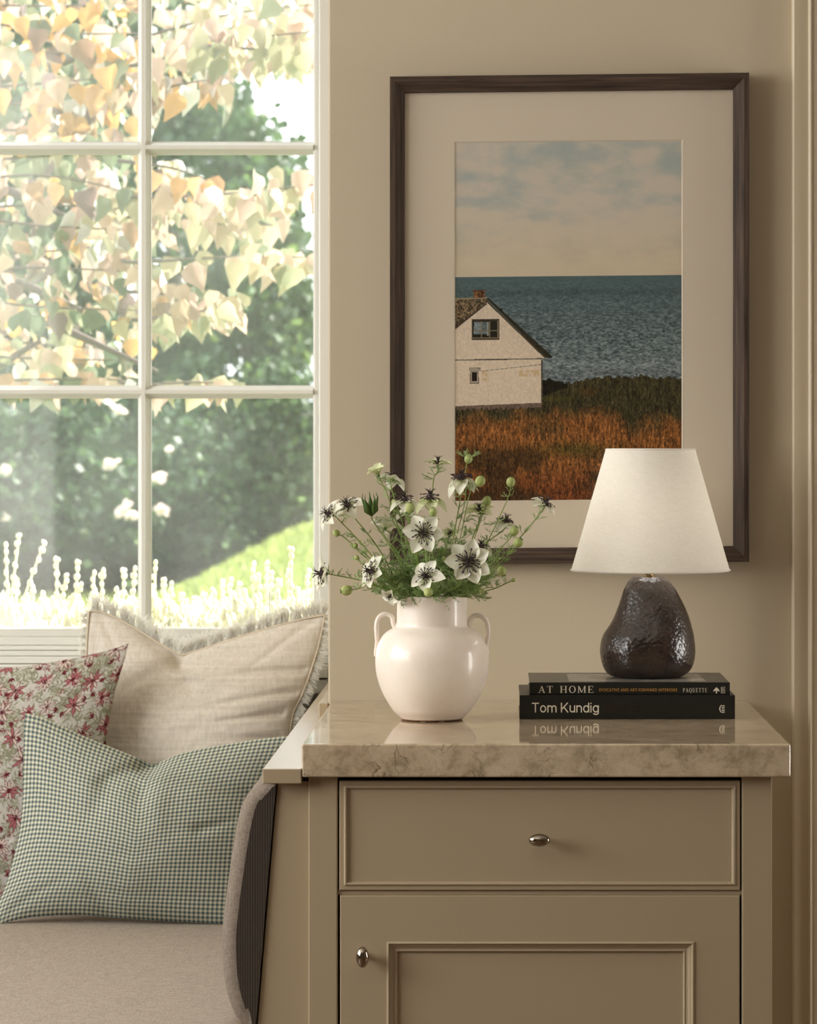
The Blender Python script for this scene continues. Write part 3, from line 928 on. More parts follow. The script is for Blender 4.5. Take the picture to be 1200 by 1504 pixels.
# ------------------------------------------------------------------ vase
VY0 = 4.42; vs_ = VY0/F; vcx = (634.5-VX)*vs_
vz = lambda y: .9022 + (1060.5-y)*vs_
prof = [(1061,42),(1060,45.5),(1057,48.5),(1049,57),(1037,65),(1025,71.8),(1011,77.5),(997,81.3),(985,83),(972,83.4),(960,82),(950,78.8),(942,74.5),(935,68.5),(930,61),(927,55),(924.5,52.6),(920,52),(905,51.6),(893,51.4),(886,51.8),(882,52.2)]
vase = thing('vase', 'glossy off-white ceramic vase with two small loop handles', 'vase', (vcx, VY0, .90))
pts = catmull([Vector((r*vs_, 0, vz(y))) for y, r in prof], 4)
outer = [(p.x, p.z) for p in pts]
lip = [(outer[-1][0]-.001, outer[-1][1]+.0016), (outer[-1][0]-.0035, outer[-1][1]+.0016)]
inner = [(max(.004, r-.005), z) for r, z in reversed(outer) if z > .909]
MB().lathe(outer + lip + inner + [(.004, .9085)], vcx, VY0, 72).build('vase_body', M['glaze'], vase, smooth=True)
MB().lathe([(.0405, .9012), (.0445, .9014), (.0450, .9030), (.030, .9032)], vcx, VY0, 60).build('foot_ring', M['bisque'], vase, smooth=True)
for a in (-1.9, -1.15, 1.5):
    MB().ellipsoid((vcx+.036*math.cos(a), VY0+.036*math.sin(a), .9010), Vector((.0045,0,0)), Vector((0,.0045,0)), Vector((0,0,.0012))).build('foot_pad', M['clear'], vase, smooth=True)
for hp in ([(585,917),(580,921),(577.5,915),(576,907),(571,902.5),(564,902),(557.5,906),(554,913),(553,922),(553.5,933),(554,941),(553,949),(551.5,957),(551,964)],
           [(684,917),(688,920),(690,914),(692,908),(696,904.5),(702,904),(709,906.5),(714,912),(716.5,920),(717,930),(716,939),(715,947),(715.5,955),(716.5,962)]):
    cp = catmull([P(x, y, VY0) for x, y in hp], 6)
    n = len(cp)
    MB().tube(cp, [.0036 if i < n*.72 else .0036-.0018*(i/n-.72)/.28 for i in range(n)], 10).build('handle', M['glaze'], vase, smooth=True)

# ------------------------------------------------------------------ lettering
def text_mesh(s, w, capz, x, z, y, mat, name, parent, up=(0,0,1), right=(1,0,0), spacing=1.0, nrm=(0,-1,0), thick=.0001, bold=0):
    cu = bpy.data.curves.new('txt', 'FONT'); cu.body = s; cu.space_character = spacing; cu.resolution_u = 6; cu.offset = bold
    o = bpy.data.objects.new('txt', cu); COL.objects.link(o)
    dg = bpy.context.evaluated_depsgraph_get(); me = o.evaluated_get(dg).to_mesh()
    co = [v.co.copy() for v in me.vertices]; fa = [tuple(p.vertices) for p in me.polygons]
    o.to_mesh_clear(); bpy.data.objects.remove(o); bpy.data.curves.remove(cu)
    x0 = min(c.x for c in co); x1 = max(c.x for c in co)
    H = .69  # cap height of the built-in face at size 1
    r = Vector(right); u = Vector(up); nn = Vector(nrm)
    base = Vector((x, y, z)) + nn*thick
    sx = w/(x1-x0); sy = capz/H
    return MB().add([base + r*((c.x-x0)*sx) + u*(c.y*sy) for c in co], fa).build(name, mat, parent)

def serif_mesh(s, w, h, x, z, y, mat, name, parent, gap=.22):
    """a small drawn roman alphabet: thick and thin strokes with slab serifs"""
    K, k, sv = .15, .055, .05
    def quad(a, c, wd):
        a = Vector(a); c = Vector(c); t = (c-a).normalized(); n = Vector((-t.y, t.x))*wd/2
        return [a-n, c-n, c+n, a+n]
    def ser(cx, yy, wd=.30): return [Vector((cx-wd/2, yy)), Vector((cx+wd/2, yy)), Vector((cx+wd/2, yy+sv)), Vector((cx-wd/2, yy+sv))]
    def vst(cx, wd=K): return [Vector((cx-wd/2, 0)), Vector((cx+wd/2, 0)), Vector((cx+wd/2, 1)), Vector((cx-wd/2, 1))]
    def ringq(cx, cy, rx, ry, a0=0, a1=2*PI, tk=K, tn=k):
        out = []; n = 28
        for i in range(n):
            q = []
            for (t, inn) in ((i, 0), (i+1, 0), (i+1, 1), (i, 1)):
                a = a0+(a1-a0)*t/n
                q.append(Vector((cx+(rx-(tk if inn else 0))*math.cos(a), cy+(ry-(tn if inn else 0))*math.sin(a))))
            out.append(q)
        return out
    G = {
     'A': (.86, [quad((.09,0),(.42,1),k), quad((.40,1),(.74,0),K), quad((.2,.34),(.63,.34),k), ser(.09,0,.26), ser(.74,0,.32)]),
     'T': (.80, [vst(.40), quad((.02,.975),(.78,.975),.05), quad((.04,.99),(.04,.78),.045), quad((.76,.99),(.76,.78),.045), ser(.40,0,.36)]),
     'H': (.94, [vst(.17), vst(.77), quad((.2,.5),(.75,.5),k), ser(.17,0,.34), ser(.77,0,.34), ser(.17,1-sv,.34), ser(.77,1-sv,.34)]),
     'O': (.90, ringq(.45,.5,.44,.52)),
     'Q': (.90, ringq(.45,.5,.44,.52) + [quad((.45,.02),(.86,-.2),.09)]),
     'M': (1.1, [vst(.13,k+.02), vst(.95), quad((.15,.98),(.54,.08),K), quad((.54,.05),(.92,.98),k), ser(.13,0,.26), ser(.95,0,.32), ser(.11,1-sv,.22), ser(.97,1-sv,.24)]),
     'E': (.74, [vst(.17), quad((.1,.975),(.68,.975),.05), quad((.1,.025),(.72,.025),.05), quad((.2,.5),(.52,.5),k), quad((.67,1),(.67,.78),.045), quad((.71,0),(.71,.24),.045), quad((.51,.4),(.51,.6),.04)]),
     'P': (.74, [vst(.17), ser(.17,0,.34), quad((.03,.975),(.4,.975),.05), quad((.2,.46),(.4,.46),.05)] + ringq(.38,.72,.30,.28,-PI/2,PI/2)),
     'U': (.90, [[Vector((.10,.35)),Vector((.25,.35)),Vector((.25,1)),Vector((.10,1))], [Vector((.70,.35)),Vector((.76,.35)),Vector((.76,1)),Vector((.70,1))], ser(.17,1-sv,.32), ser(.73,1-sv,.28)] + ringq(.43,.36,.33,.38,PI,2*PI,.14,.07)),
     ' ': (.45, []),
    }
    tot = sum(G[c][0]+gap for c in s)-gap
    mb = MB(); cx = 0; sx = w/tot
    for i_, c in enumerate(s):
        for q in G[c][1]:
            vs = [(x+(cx+p.x)*sx, y-.00012-.00001*(i_ % 2), z+p.y*h) for p in q]
            mb.add(vs, [(0,1,2,3)])
        cx += G[c][0]+gap
    return mb.build(name, mat, parent)

# ------------------------------------------------------------------ books
YB = 4.428; sB = YB/F
def book(name, label, x0, x1, yf, depth, z0, z1, rot, spine_mat, jacket, group, boards=.0026):
    t = thing(name, label, 'book', ((x0+x1)/2, yf, z0), group)
    b = MB(); b.box(x0+.003, x1-.003, yf+.003, yf+depth-.004, z0+boards, z1-boards); b.build('pages', M['pages'], t)
    b = MB()
    b.box(x0, x1, yf+.004, yf+depth, z0, z0+boards); b.box(x0, x1, yf+.004, yf+depth, z1-boards, z1)
    b.build('cover', jacket, t, bevel=.0008)
    b = MB()
    n = 8; vs = []
    for i in range(n+1):
        a = i/n; zz = z0+(z1-z0)*a; bul = .0006*math.sin(PI*a)
        for xx in (x0, x1):
            vs.append((xx, yf-bul, zz)); vs.append((xx, yf+.0045, zz))
    fs = []
    for i in range(n):
        a = i*4; fs += [(a, a+2, a+6, a+4), (a+1, a+5, a+7, a+3), (a, a+4, a+5, a+1), (a+2, a+3, a+7, a+6)]
    fs += [(0, 1, 3, 2), (n*4, n*4+2, n*4+3, n*4+1)]
    b.add(vs, fs); b.build('spine', spine_mat, t)
    return t
def grot_mesh(s, w, capz, x, z, y, mat, name, parent, K=.125):
    '''plain grotesque letters drawn as constant-width strokes, x-height .73'''
    h = .73; r = K/2
    def arc(cx, cy, rx, ry, a0, a1, n=20): return [(cx+rx*math.cos(math.radians(a0+(a1-a0)*i/n)), cy+ry*math.sin(math.radians(a0+(a1-a0)*i/n))) for i in range(n+1)]
    def arch(x0, x1, top=h): return [(x0, 0)] and [(x0, top-.26)] + arc((x0+x1)/2, top-.27, (x1-x0)/2, .27-r, 175, 0, 14) + [(x1, 0)]
    G = {
     'T': (.78, [[(0,1-r),(.78,1-r)], [(.39,0),(.39,1)]]),
     'o': (.68, [arc(.34, h/2, .34-r, h/2-r+.01, 0, 360, 32)]),
     'm': (1.02, [[(r,0),(r,h)], arch(r,.51), arch(.51,1.02-r)]),
     'K': (.84, [[(r,0),(r,1)], [(.10,.33),(.76,1)], [(.32,.56),(.80,0)]]),
     'u': (.62, [[(.62-r,0),(.62-r,h)], [(r,h),(r,.27)] + arc((.62)/2,.27,.31-r,.27-r,180,350,14) + [(.62-r,.30)]]),
     'n': (.62, [[(r,0),(r,h)], arch(r,.62-r)]),
     'd': (.68, [[(.68-r,0),(.68-r,1)], arc(.34, h/2, .34-r, h/2-r+.01, 0, 360, 32)]),
     'i': (.125, [[(r,0),(r,h)], [(r,.88),(r,1)]]),
     'g': (.68, [[(.68-r,h),(.68-r,.0)] + arc(.34,-.02,.34-r,.24-r,0,-160,14), arc(.34, h/2, .34-r, h/2-r+.01, 0, 360, 32)]),
     'W': (1.15, [[(.04,1),(.31,0)], [(.31,0),(.575,1)], [(.575,1),(.84,0)], [(.84,0),(1.11,1)]]),
     'r': (.40, [[(r,0),(r,h)], [(r,h-.3)]+arc(.40,h-.34,.34,.28,175,92,8)]),
     'k': (.60, [[(r,0),(r,1)], [(.08,.26),(.54,h)], [(.24,.42),(.57,0)]]),
     's': (.58, [arc(.29,h*.74-.005,.23,.14,30,200,10)+[(.20,.40),(.38,.33)]+arc(.29,.19,.235,.14,30,-160,12)]),
     ' ': (.22, [])}
    gap = .13; tot = sum(G[c][0]+gap for c in s)-gap; sx = w/tot
    mb = MB(); cx = 0; q_ = 0
    for c in s:
        for st in G[c][1]:
            q_ += 1; st = [Vector(p) for p in st]; n = len(st); vs = []
            for i, p in enumerate(st):
                t = (st[min(n-1,i+1)]-st[max(0,i-1)]).normalized(); nn = Vector((-t.y, t.x))*r
                for sg in (-1, 1):
                    v = p+nn*sg; vs.append((x+(cx+v.x)*sx, y-.0001-.00001*q_, z+v.y*capz))
            mb.add(vs, [(2*i, 2*i+2, 2*i+3, 2*i+1) for i in range(n-1)])
        cx += G[c][0]+gap
    return mb.build(name, mat, parent)
k1x0, k1x1 = (763-VX)*sB, (1079.5-VX)*sB
BZ1 = .9345
bk1 = book('book', 'thick black book lying flat on the stone, pale sans lettering on its spine', k1x0, k1x1, YB, .205, .9003, BZ1, 0, M['black'], M['black'], 'stacked books')
ys = YB-.0008
z_of = lambda py: ZC-(py-VY)*sB
grot_mesh('Tom Kundig', (879.5-781.2)*sB, (1046.3-1032)*sB, (781.2-VX)*sB, z_of(1046.3), ys, M['paperwhite'], 'spine_title', bk1)
grot_mesh('Works', (941-889)*sB, (1046.3-1032)*sB, (889-VX)*sB, z_of(1046.3), ys, M['ghost'], 'spine_title', bk1)
lg = MB()
X_ = lambda p: (p-VX)*sB
arc = [(1059.8,1035.0),(1057.4,1037.6),(1056.3,1041.0),(1057.4,1044.4),(1059.8,1047.0)]
a_in = catmull([Vector((X_(x), ys-.0002, z_of(y))) for x, y in arc], 4)
for i in range(len(a_in)-1):
    t = i/(len(a_in)-1); w0 = .0004+.0011*math.sin(PI*t); w1 = .0004+.0011*math.sin(PI*(i+1)/(len(a_in)-1))
    p, q = a_in[i], a_in[i+1]
    lg.add([p, q, q+Vector((w1,0,0)), p+Vector((w0,0,0))], [(0,1,2,3)])
for yy in (1036.4, 1038.9, 1041.3, 1043.7, 1046.1):
    lg.add([Vector((X_(1059.8), ys-.0002, z_of(yy)-.0006)), Vector((X_(1064.3), ys-.0002, z_of(yy)-.0006)), Vector((X_(1064.3), ys-.0002, z_of(yy)+.0004)), Vector((X_(1059.8), ys-.0002, z_of(yy)+.0004))], [(0,1,2,3)])
lg.build('spine_emblem', M['paperwhite'], bk1)

YB2 = 4.436; sB2 = YB2/F
X2 = lambda p: (p-VX)*sB2
z2 = lambda py: ZC-(py-VY)*sB2
BZ2 = z2(1002.3)
bk2 = book('book', 'thinner black jacketed book under the lamp, serif capitals on its spine', X2(777.5), X2(1072), YB2, .198, BZ1+.0002, BZ2, 0, M['black'], M['blackjacket'], 'stacked books', boards=.0022)
ys2 = YB2-.0008
serif_mesh('AT HOME', (871.5-791)*sB2, (1017.3-1007.2)*sB2, X2(791), z2(1017.6), ys2, M['paperwhite'], 'spine_title', bk2, gap=.24)
text_mesh('EVOCATIVE AND ART-FORWARD INTERIORS', (994-880)*sB2, 4.3*sB2, X2(880.5), z2(1015.4), ys2, M['gold'], 'spine_subtitle', bk2, spacing=1.15)
serif_mesh('PAQUETTE', (1038.5-1003)*sB2, 6.0*sB2, X2(1003), z2(1016.6), ys2, M['paperwhite'], 'spine_author', bk2, gap=.3)
em = MB()
def poly2(pl): em.add([Vector((X2(x), ys2-.0002, z2(y))) for x, y in pl], [tuple(range(len(pl)))])
poly2([(1052.3,1009.2),(1055.8,1012.6),(1057.2,1015.6),(1054.0,1014.4),(1052.3,1015.4)][::-1]); poly2([(1052.3,1009.2),(1048.8,1012.6),(1047.4,1015.6),(1050.6,1014.4),(1052.3,1015.4)])
poly2([(1051.3,1014.0),(1051.3,1018.2),(1053.3,1018.2),(1053.3,1014.0)])
em.build('spine_emblem', M['paperwhite'], bk2)
text_mesh('GIBBS', 9.6*sB2, 2.6*sB2, X2(1061.4), z2(1018.3), ys2, M['paperwhite'], 'publisher_text', bk2, up=(-1,0,0), right=(0,0,1))
text_mesh('SMITH', 9.6*sB2, 2.6*sB2, X2(1065.0), z2(1018.3), ys2, M['paperwhite'], 'publisher_text', bk2, up=(-1,0,0), right=(0,0,1))
# jacket front: photograph and grey title block
MB().add([(X2(836), YB2+.012, BZ2+.0002), (X2(1039), YB2+.012, BZ2+.0002), (X2(1036), YB2+.165, BZ2+.0002), (X2(836), YB2+.165, BZ2+.0002)], [(0,1,2,3)]).build('cover_photo', M['coverphoto'], bk2)
M['greyink'] = simple('ink_grey', (150,146,136), .5)
text_mesh('AT HOME', .030, .040, X2(797), BZ2, YB2+.05, M['greyink'], 'cover_title', bk2, up=(0,1,0), right=(1,0,0), nrm=(0,0,1), thick=.0003)
text_mesh('PAQUETTE', .085, .012, X2(1054), BZ2, YB2+.04, M['greyink'], 'cover_author', bk2, up=(-1,0,0), right=(0,1,0), nrm=(0,0,1), thick=.0003)

# ------------------------------------------------------------------ lamp
YL = 4.545; sL = YL/F
lamp = thing('table_lamp', 'dark brown lumpy ceramic table lamp with a white tapered shade', 'lamp', ((953-VX)*sL, YL, BZ2))
Ls = [(850,929),(856,923),(869,916),(889,909.5),(911,901),(922,894.5),(930,888.5),(944,882.3),(959,881),(972,882.6),(981,885.3),(989,889.5),(994,895),(996.5,903)]
Rs = [(850,975),(856,983),(869,993),(893,1006),(911,1013),(933,1018.7),(955,1021.6),(966,1021),(975.5,1019.4),(984,1015.5),(990,1011),(994.5,1004.5),(996.5,998)]
def itp(T, y):
    for i in range(len(T)-1):
        if T[i][0] <= y <= T[i+1][0]: return T[i][1]+(T[i+1][1]-T[i][1])*(y-T[i][0])/(T[i+1][0]-T[i][0])
    return T[-1][1]
sil = [(y, itp(Ls, y), itp(Rs, y)) for y in (996.5,995.3,993,989,984,977,968,959,950,941,932,923,914,905,896,887,878,869,862,856,852,850)]
zb = BZ2 + .0004
cp = catmull([Vector((y, l, r)) for y, l, r in sil], 4)
vsl = []; seg = 80
y_base = sil[0][0]
for p in cp:
    cxp = (p.y+p.z)/2; rp = (p.z-p.y)/2
    z = zb + (y_base-p.x)*sL
    for k in range(seg):
        a = 2*PI*k/seg
        rr_ = rp*sL*(1-.07*math.exp(-((a-4.62)/.30)**2)*max(0, 1-((z-zb)/.12)**2)*min(1, (z-zb)/.02))
        vsl.append(((cxp-VX)*sL + rr_*math.cos(a), YL + rr_*.97*math.sin(a), z))
nr = len(cp); fsl = []
for i in range(nr-1):
    for k in range(seg):
        k2 = (k+1) % seg; fsl.append((i*seg+k, i*seg+k2, (i+1)*seg+k2, (i+1)*seg+k))
fsl.append(tuple(range(seg-1, -1, -1))); fsl.append(tuple((nr-1)*seg+k for k in range(seg)))
MB().add(vsl, fsl).build('lamp_base', M['lampbase'], lamp, smooth=True, sharp=60)
lcx = (953.5-VX)*sL; ztb = zb+(y_base-850.4)*sL
MB().lathe([(.009, ztb-.001), (.009, ztb+.002), (.0064, ztb+.003), (.0064, ztb+.016), (.004, ztb+.017), (.004, ztb+.05), (.012, ztb+.052), (.014, ztb+.085), (.010, ztb+.09)], lcx, YL, 28).build('socket', M['brass'], lamp, smooth=True, sharp=40)
M['bulb'] = simple('bulb_glass', (240,236,226), .3, trans=(.95, (250,248,240)))
MB().ellipsoid((lcx, YL, ztb+.12), Vector((.026,0,0)), Vector((0,.026,0)), Vector((0,0,.034))).build('bulb', M['bulb'], lamp, smooth=True)
scx = (955.3-VX)*sL
shade = MB()
st, sb_ = ZC-(658.8-VY)*sL, ZC-(838.5-VY)*sL
rt, rb = 65.3*sL, 116.6*sL
th = .0012
def rr2(z): return rb+(rt-rb)*(z-sb_)/(st-sb_)
prof = [(rr2(sb_), sb_)] + [(rr2(sb_+(st-sb_)*i/12), sb_+(st-sb_)*i/12) for i in range(1, 13)] + [(rt-th, st)] + [(rr2(sb_+(st-sb_)*i/12)-th, sb_+(st-sb_)*i/12) for i in range(11, -1, -1)]
so = shade.lathe(prof, scx, YL, 96, closed=True).build('lamp_shade', M['shade'], lamp, smooth=True, sharp=50)
rim = MB()
M['rim'] = simple('shade_binding', (250,247,240), .9, trans=(.3, (250,247,240)))
for (z, r) in ((sb_+.0018, rb+.0002), (st-.0016, rt+.0003)):
    rim = MB(); circ = [Vector((scx+r*math.cos(2*PI*i/72), YL+r*math.sin(2*PI*i/72), z)) for i in range(73)]
    rim.tube(circ, .0011, 6, cap=False); rim.build('shade_binding', M['rim'], so, smooth=True)
sp = MB()
for k in range(3):
    a = 2*PI*k/3+.4
    sp.tube([(lcx, YL, st-.02), (scx+(rt-.002)*math.cos(a), YL+(rt-.002)*math.sin(a), st-.003)], .001, 6)
sp.tube([(lcx, YL, ztb+.05), (lcx+.033, YL, ztb+.09), (lcx+.033, YL, st-.04), (lcx, YL, st-.02)], .001, 6)
sp.build('harp', M['brass'], lamp)

# ------------------------------------------------------------------ framed picture
pic = thing('framed_picture', 'dark walnut framed photograph of a white house by the sea', 'picture', P(836, 467, YW-.02))
YP = YW-.030; sP = YP/F
def pp(px, py, d=0.0):
    """point on the picture: the frame hangs very slightly turned, so the corners follow the wall hook's droop"""
    fx = (px-836)/265.0
    q = P(px, py, YP)
    q.y = YP - fx*.004 + d
    q.z += (px-836)*.0090*sP
    return q
def frame_side(a, c, ia, ic, mat):
    """a,c outer corners (px), ia,ic inner corners"""
    mb = MB(); secs = []
    for (o, i) in ((a, ia), (c, ic)):
        o = Vector(o); i = Vector(i)
        pts = [pp(o.x, o.y, .028), pp(o.x, o.y, .0015)]
        for (f, d) in ((.04, 0), (.34, 0), (.40, .0012), (.97, .0105), (1.0, .012), (1.0, .022)):
            q = o.lerp(i, f); pts.append(pp(q.x, q.y, d))
        secs.append(pts)
    n = len(secs[0]); vs = secs[0]+secs[1]
    fs = [(k, k+1, n+k+1, n+k) for k in range(n-1)]
    return mb.add(vs, fs).build('frame_side', mat, pic)
OX0, OX1, OY0, OY1 = 572.3, 1100.3, 109.3, 827.3
IX0, IX1, IY0, IY1 = 594, 1077.5, 132.5, 804.5
frame_side((OX0,OY0), (OX1,OY0), (IX0,IY0), (IX1,IY0), M['woodh'])
frame_side((OX1,OY1), (OX0,OY1), (IX1,IY1), (IX0,IY1), M['woodh'])
frame_side((OX0,OY1), (OX0,OY0), (IX0,IY1), (IX0,IY0), M['wood'])
frame_side((OX1,OY0), (OX1,OY1), (IX1,IY0), (IX1,IY1), M['wood'])
MB().add([pp(OX0+3,OY0+3,.0285), pp(OX1-3,OY0+3,.0285), pp(OX1-3,OY1-3,.0285), pp(OX0+3,OY1-3,.0285)], [(0,1,2,3)]).build('backing', M['dark'], pic)
PX0, PX1, PY0, PY1 = 668.3, 1002, 206, 734.5
mb = MB(); D = .017
o_ = [pp(IX0-3,IY0-3,D), pp(IX1+3,IY0-3,D), pp(IX1+3,IY1+3,D), pp(IX0-3,IY1+3,D)]
i_ = [pp(PX0-1.4,PY0-1.4,D), pp(PX1+1.4,PY0-1.4,D), pp(PX1+1.4,PY1+1.4,D), pp(PX0-1.4,PY1+1.4,D)]
mb.add(o_+i_, [(k, (k+1) % 4, (k+1) % 4+4, k+4) for k in range(4)]).build('mat_board', M['mat'], pic)
j_ = [pp(PX0,PY0,D+.0016), pp(PX1,PY0,D+.0016), pp(PX1,PY1,D+.0016), pp(PX0,PY1,D+.0016)]
MB().add(i_+j_, [(k, (k+1) % 4, (k+1) % 4+4, k+4) for k in range(4)]).build('mat_bevel', M['matbevel'], pic)
MB().add([pp(IX0-2,IY0-2,.014), pp(IX1+2,IY0-2,.014), pp(IX1+2,IY1+2,.014), pp(IX0-2,IY1+2,.014)], [(3,2,1,0)]).build('picture_glass', M['picglass'], pic)

def paint_print(W, H):
    k = W/334.0
    yy, xx = np.mgrid[0:H, 0:W]; X = xx/k; Y = yy/k
    img = np.zeros((H, W, 3))
    A = lambda *c: np.array(c)/255.0
    # sky
    cl = fbm(H, W, 24, 8, 5); cl2 = fbm(H, W, 16, 5, 4)
    blue = np.exp(-(((X-128)+ (Y-18)*1.3)/38)**2 - ((Y-16)/24)**2) + .9*np.exp(-((X-318)/34)**2-((Y-26)/18)**2) + .8*np.exp(-((X-28)/40)**2-((Y-52)/9)**2) + .5*np.exp(-((X-290)/60)**2-((Y-6)/6)**2) + .35*np.exp(-((X-40)/50)**2-((Y-88)/9)**2)
    f = np.clip(.70 - .72*blue + (cl-.5)*1.5 + (cl2-.5)*.5, 0, 1)
    f = f*f*(3-2*f)
    top = A(172,180,175)[None,None]; cloud = A(206,197,182)[None,None]
    sky = top*(1-f[...,None]) + cloud*f[...,None]
    g = np.clip((Y-85)/95, 0, 1)[...,None]
    sky = sky*(1-g) + (A(208,194,170)*(1)+ (f[...,None]-.5)*.03)*g
    sky *= 1.03
    img[:] = sky*1.08
    # sea
    s = (Y >= 198)
    wav = fbm(H, W, 260, 60, 3); fine = RNG.random((H, W)); wl = vnoise(H, W, 330, 110)
    d = np.clip((Y-198)/150, 0, 1)
    base = A(98,120,122)[None,None]*(1-d[...,None]) + A(128,138,140)[None,None]*d[...,None]
    band = np.exp(-((Y-222)/6)**2)*.10
    con = (.10+.75*np.clip((Y-200)/90, 0, 1))
    amp = ((wav-.5)*.7+(wl-.5)*.55+(fine-.5)*.30)*con
    sea = base*(1-band[...,None]) + amp[...,None]*.62*np.array([1,.98,.93])
    sea = sea + (np.exp(-((Y-328)/9)**2)*.06)[...,None]
    img[s] = sea[s]
    # land
    edge_ = 350+ (fbm(H, W, 1, 60, 3)[0:1]-.5)*9 - 4*np.exp(-((X-250)/90)**2) + 6*np.exp(-((X-170)/22)**2)
    edge_ = np.broadcast_to(edge_, (H, W))
    land = (Y > edge_)
    st = vnoise(H, W, 140, 330); st2 = vnoise(H, W, 40, 170); blotch = fbm(H, W, 16, 9, 4); fi = RNG.random((H, W)); fi2 = fbm(H, W, 200, 160, 2)
    o = np.clip((Y-392)/25 + (blotch-.5)*3.0, 0, 1)
    low = np.clip((Y-438)/22, 0, 1)*np.clip(1.2-np.abs(X-60)/150 + (blotch-.5)*4.5, 0, 1)
    green = A(72,66,42)[None,None]; orange = A(150,98,52)[None,None]; dk = A(64,48,28)[None,None]; rust = A(120,68,36)[None,None]
    c = green*(1-o[...,None])+orange*o[...,None]
    bt = np.clip((Y-470)/45, 0, 1)[...,None]
    c = c*(1-bt)+rust*bt
    c = c*(1-.72*low[...,None])+dk*.72*low[...,None]
    gp = np.exp(-((Y-452)/9)**2-((X-175)/50)**2)[...,None]*.6
    c = c*(1-gp)+A(70,76,30)*gp
    amp = ((st-.5)*.75+(st2-.5)*.5+(fi-.5)*.35+(fi2-.5)*.55)
    c = c*(1+.95*amp[...,None])
    spots = (RNG.random((H, W)) > .9965)[...,None]*.28
    c = c+spots
    os_ = np.exp(-((Y-367)/5)**2-((X-196)/16)**2)[...,None]*.6*(blotch[...,None]*1.4)
    c = c*(1-os_)+A(172,104,40)*os_
    bush = ((X > 126) & (X < 165) & (Y < 374-(X-128)*.35))[...,None]
    c = np.where(bush, c*.5, c)
    yb = np.exp(-((Y-378)/5)**2-((X-150)/30)**2)[...,None]*.4
    c = c*(1-yb)+A(110,106,40)*yb
    img[land] = c[land]
    # house
    def poly(pts, col, var=0, al=1.0):
        m = np.ones((H, W), bool); n = len(pts)
        inside = np.zeros((H, W), bool)
        for i in range(n):
            x1, y1 = pts[i]; x2, y2 = pts[(i+1) % n]
            if y1 == y2: continue
            cnd = ((Y >= min(y1, y2)) & (Y < max(y1, y2)))
            xi = (Y-y1)*(x2-x1)/(y2-y1)+x1
            inside ^= cnd & (X < xi)
        colr = A(*col)[None,None]*np.ones((H, W, 1))
        if var: colr = colr*(1+var*(fi2-.5)[...,None]*2)
        img[inside] = img[inside]*(1-al)+colr[inside]*al
    wall = (246,228,204)
    poly([(-2,229.5),(48.5,229),(47,238),(-2,279)], (112,96,74), .9)
    for i in range(9):
        x = -22+i*5.2
        poly([(x+22,230),(x+23.2,230),(x-10,262),(x-11.5,262)], (168,146,110), .3, .55)
    poly([(-2,228.5),(48.5,228),(48.5,230),(-2,230.5)], (176,160,132))
    poly([(-2,274),(48.5,234),(134,318),(128.6,318),(127.8,389),(-2,394)], wall, .06)
    poly([(-2,387),(127.8,383),(127.6,389.5),(60,394),(-2,394)], (128,108,94), .3)
    poly([(-2,273),(47,235.5),(48,237.5),(-2,277)], (84,72,56))
    poly([(46,229),(50,229),(144.5,316.5),(140,318),(133.5,317)], (58,54,42), .3)
    poly([(46,234),(48,232.5),(134,316.5),(132,318)], (96,84,64))
    poly([(28,219),(44.5,218.5),(44.5,228.5),(28,228.5)], (132,92,62), .9)
    poly([(27,217.2),(45.5,217),(45.5,219.3),(27,219.6)], (104,74,52), .6)
    poly([(-2,318.6),(128,317.6),(128,319.4),(-2,320.4)], (96,92,80), .5)
    poly([(38,335.6),(128,326.5),(128,327.4),(38,336.6)], (158,148,128), .3)
    poly([(127.2,320),(129.2,320),(128.6,383),(126.8,383)], (92,80,58), .6)
    poly([(25.5,259.5),(66,260),(65.5,290.5),(25,290.5)], (72,62,46), .3)
    poly([(27.5,263),(64,263.4),(63.6,286.5),(27.2,286.5)], (44,42,36))
    poly([(28.5,264),(38.6,264),(38.4,282),(28.3,282)], (142,156,158), .2)
    poly([(40.5,264),(50.4,264),(50.2,282),(40.3,282)], (120,134,136), .3)
    poly([(47,264),(50.4,264),(50.4,284),(47,284)], (168,170,160))
    for x in (39.5, 51.4): poly([(x-.9,263),(x+.9,263),(x+.9,287),(x-.9,287)], (156,142,116))
    poly([(27.5,276),(64,276),(64,277.2),(27.5,277.2)], (140,128,104))
    poly([(62.6,262),(64.6,262),(64.6,287),(62.6,287)], (168,152,124))
    poly([(24.5,286.5),(66,286.5),(66,288.2),(24.5,288.2)], (150,134,104))
    poly([(21.5,330.5),(38,331),(38,335),(21.5,335)], (88,84,72)); poly([(22.3,331.5),(37.2,332),(37.2,334.2),(22.3,334.2)], (196,186,168))
    poly([(23,335.5),(35,335.5),(36,354),(22,354)], (120,112,96)); poly([(24.2,336.5),(34,336.5),(34.6,352.6),(23.6,352.6)], (206,190,166))
    poly([(25,337.5),(32.8,337.5),(32.8,350.4),(25,350.4)], (40,32,26))
    stn = ((fi2 > .5) & (((X > 40) & (X < 51) & (Y > 336) & (Y < 351)) | ((X > 94) & (X < 124) & (Y > 335) & (Y < 344)) | ((X > 34) & (X < 39) & (Y > 323) & (Y < 327))))
    img[stn] = img[stn]*.45+A(214,176,110)*.55
    spk = (RNG.random((H, W)) > .994) & (X < 127) & (Y > 322) & (Y < 383)
    img[spk] = img[spk]*.8
    bird = ((X-68.5)**2/2.2+(Y-246)**2/4 < 1); img[bird] = .12
    # grass tips rise in front of the wall foot
    gt = (Y > 392+ (st[:]-.5)*6) & (X < 128) & (Y < 400)
    img[gt] = c[gt]
    return np.clip(img, 0, 1)
PW, PH = 470, 742
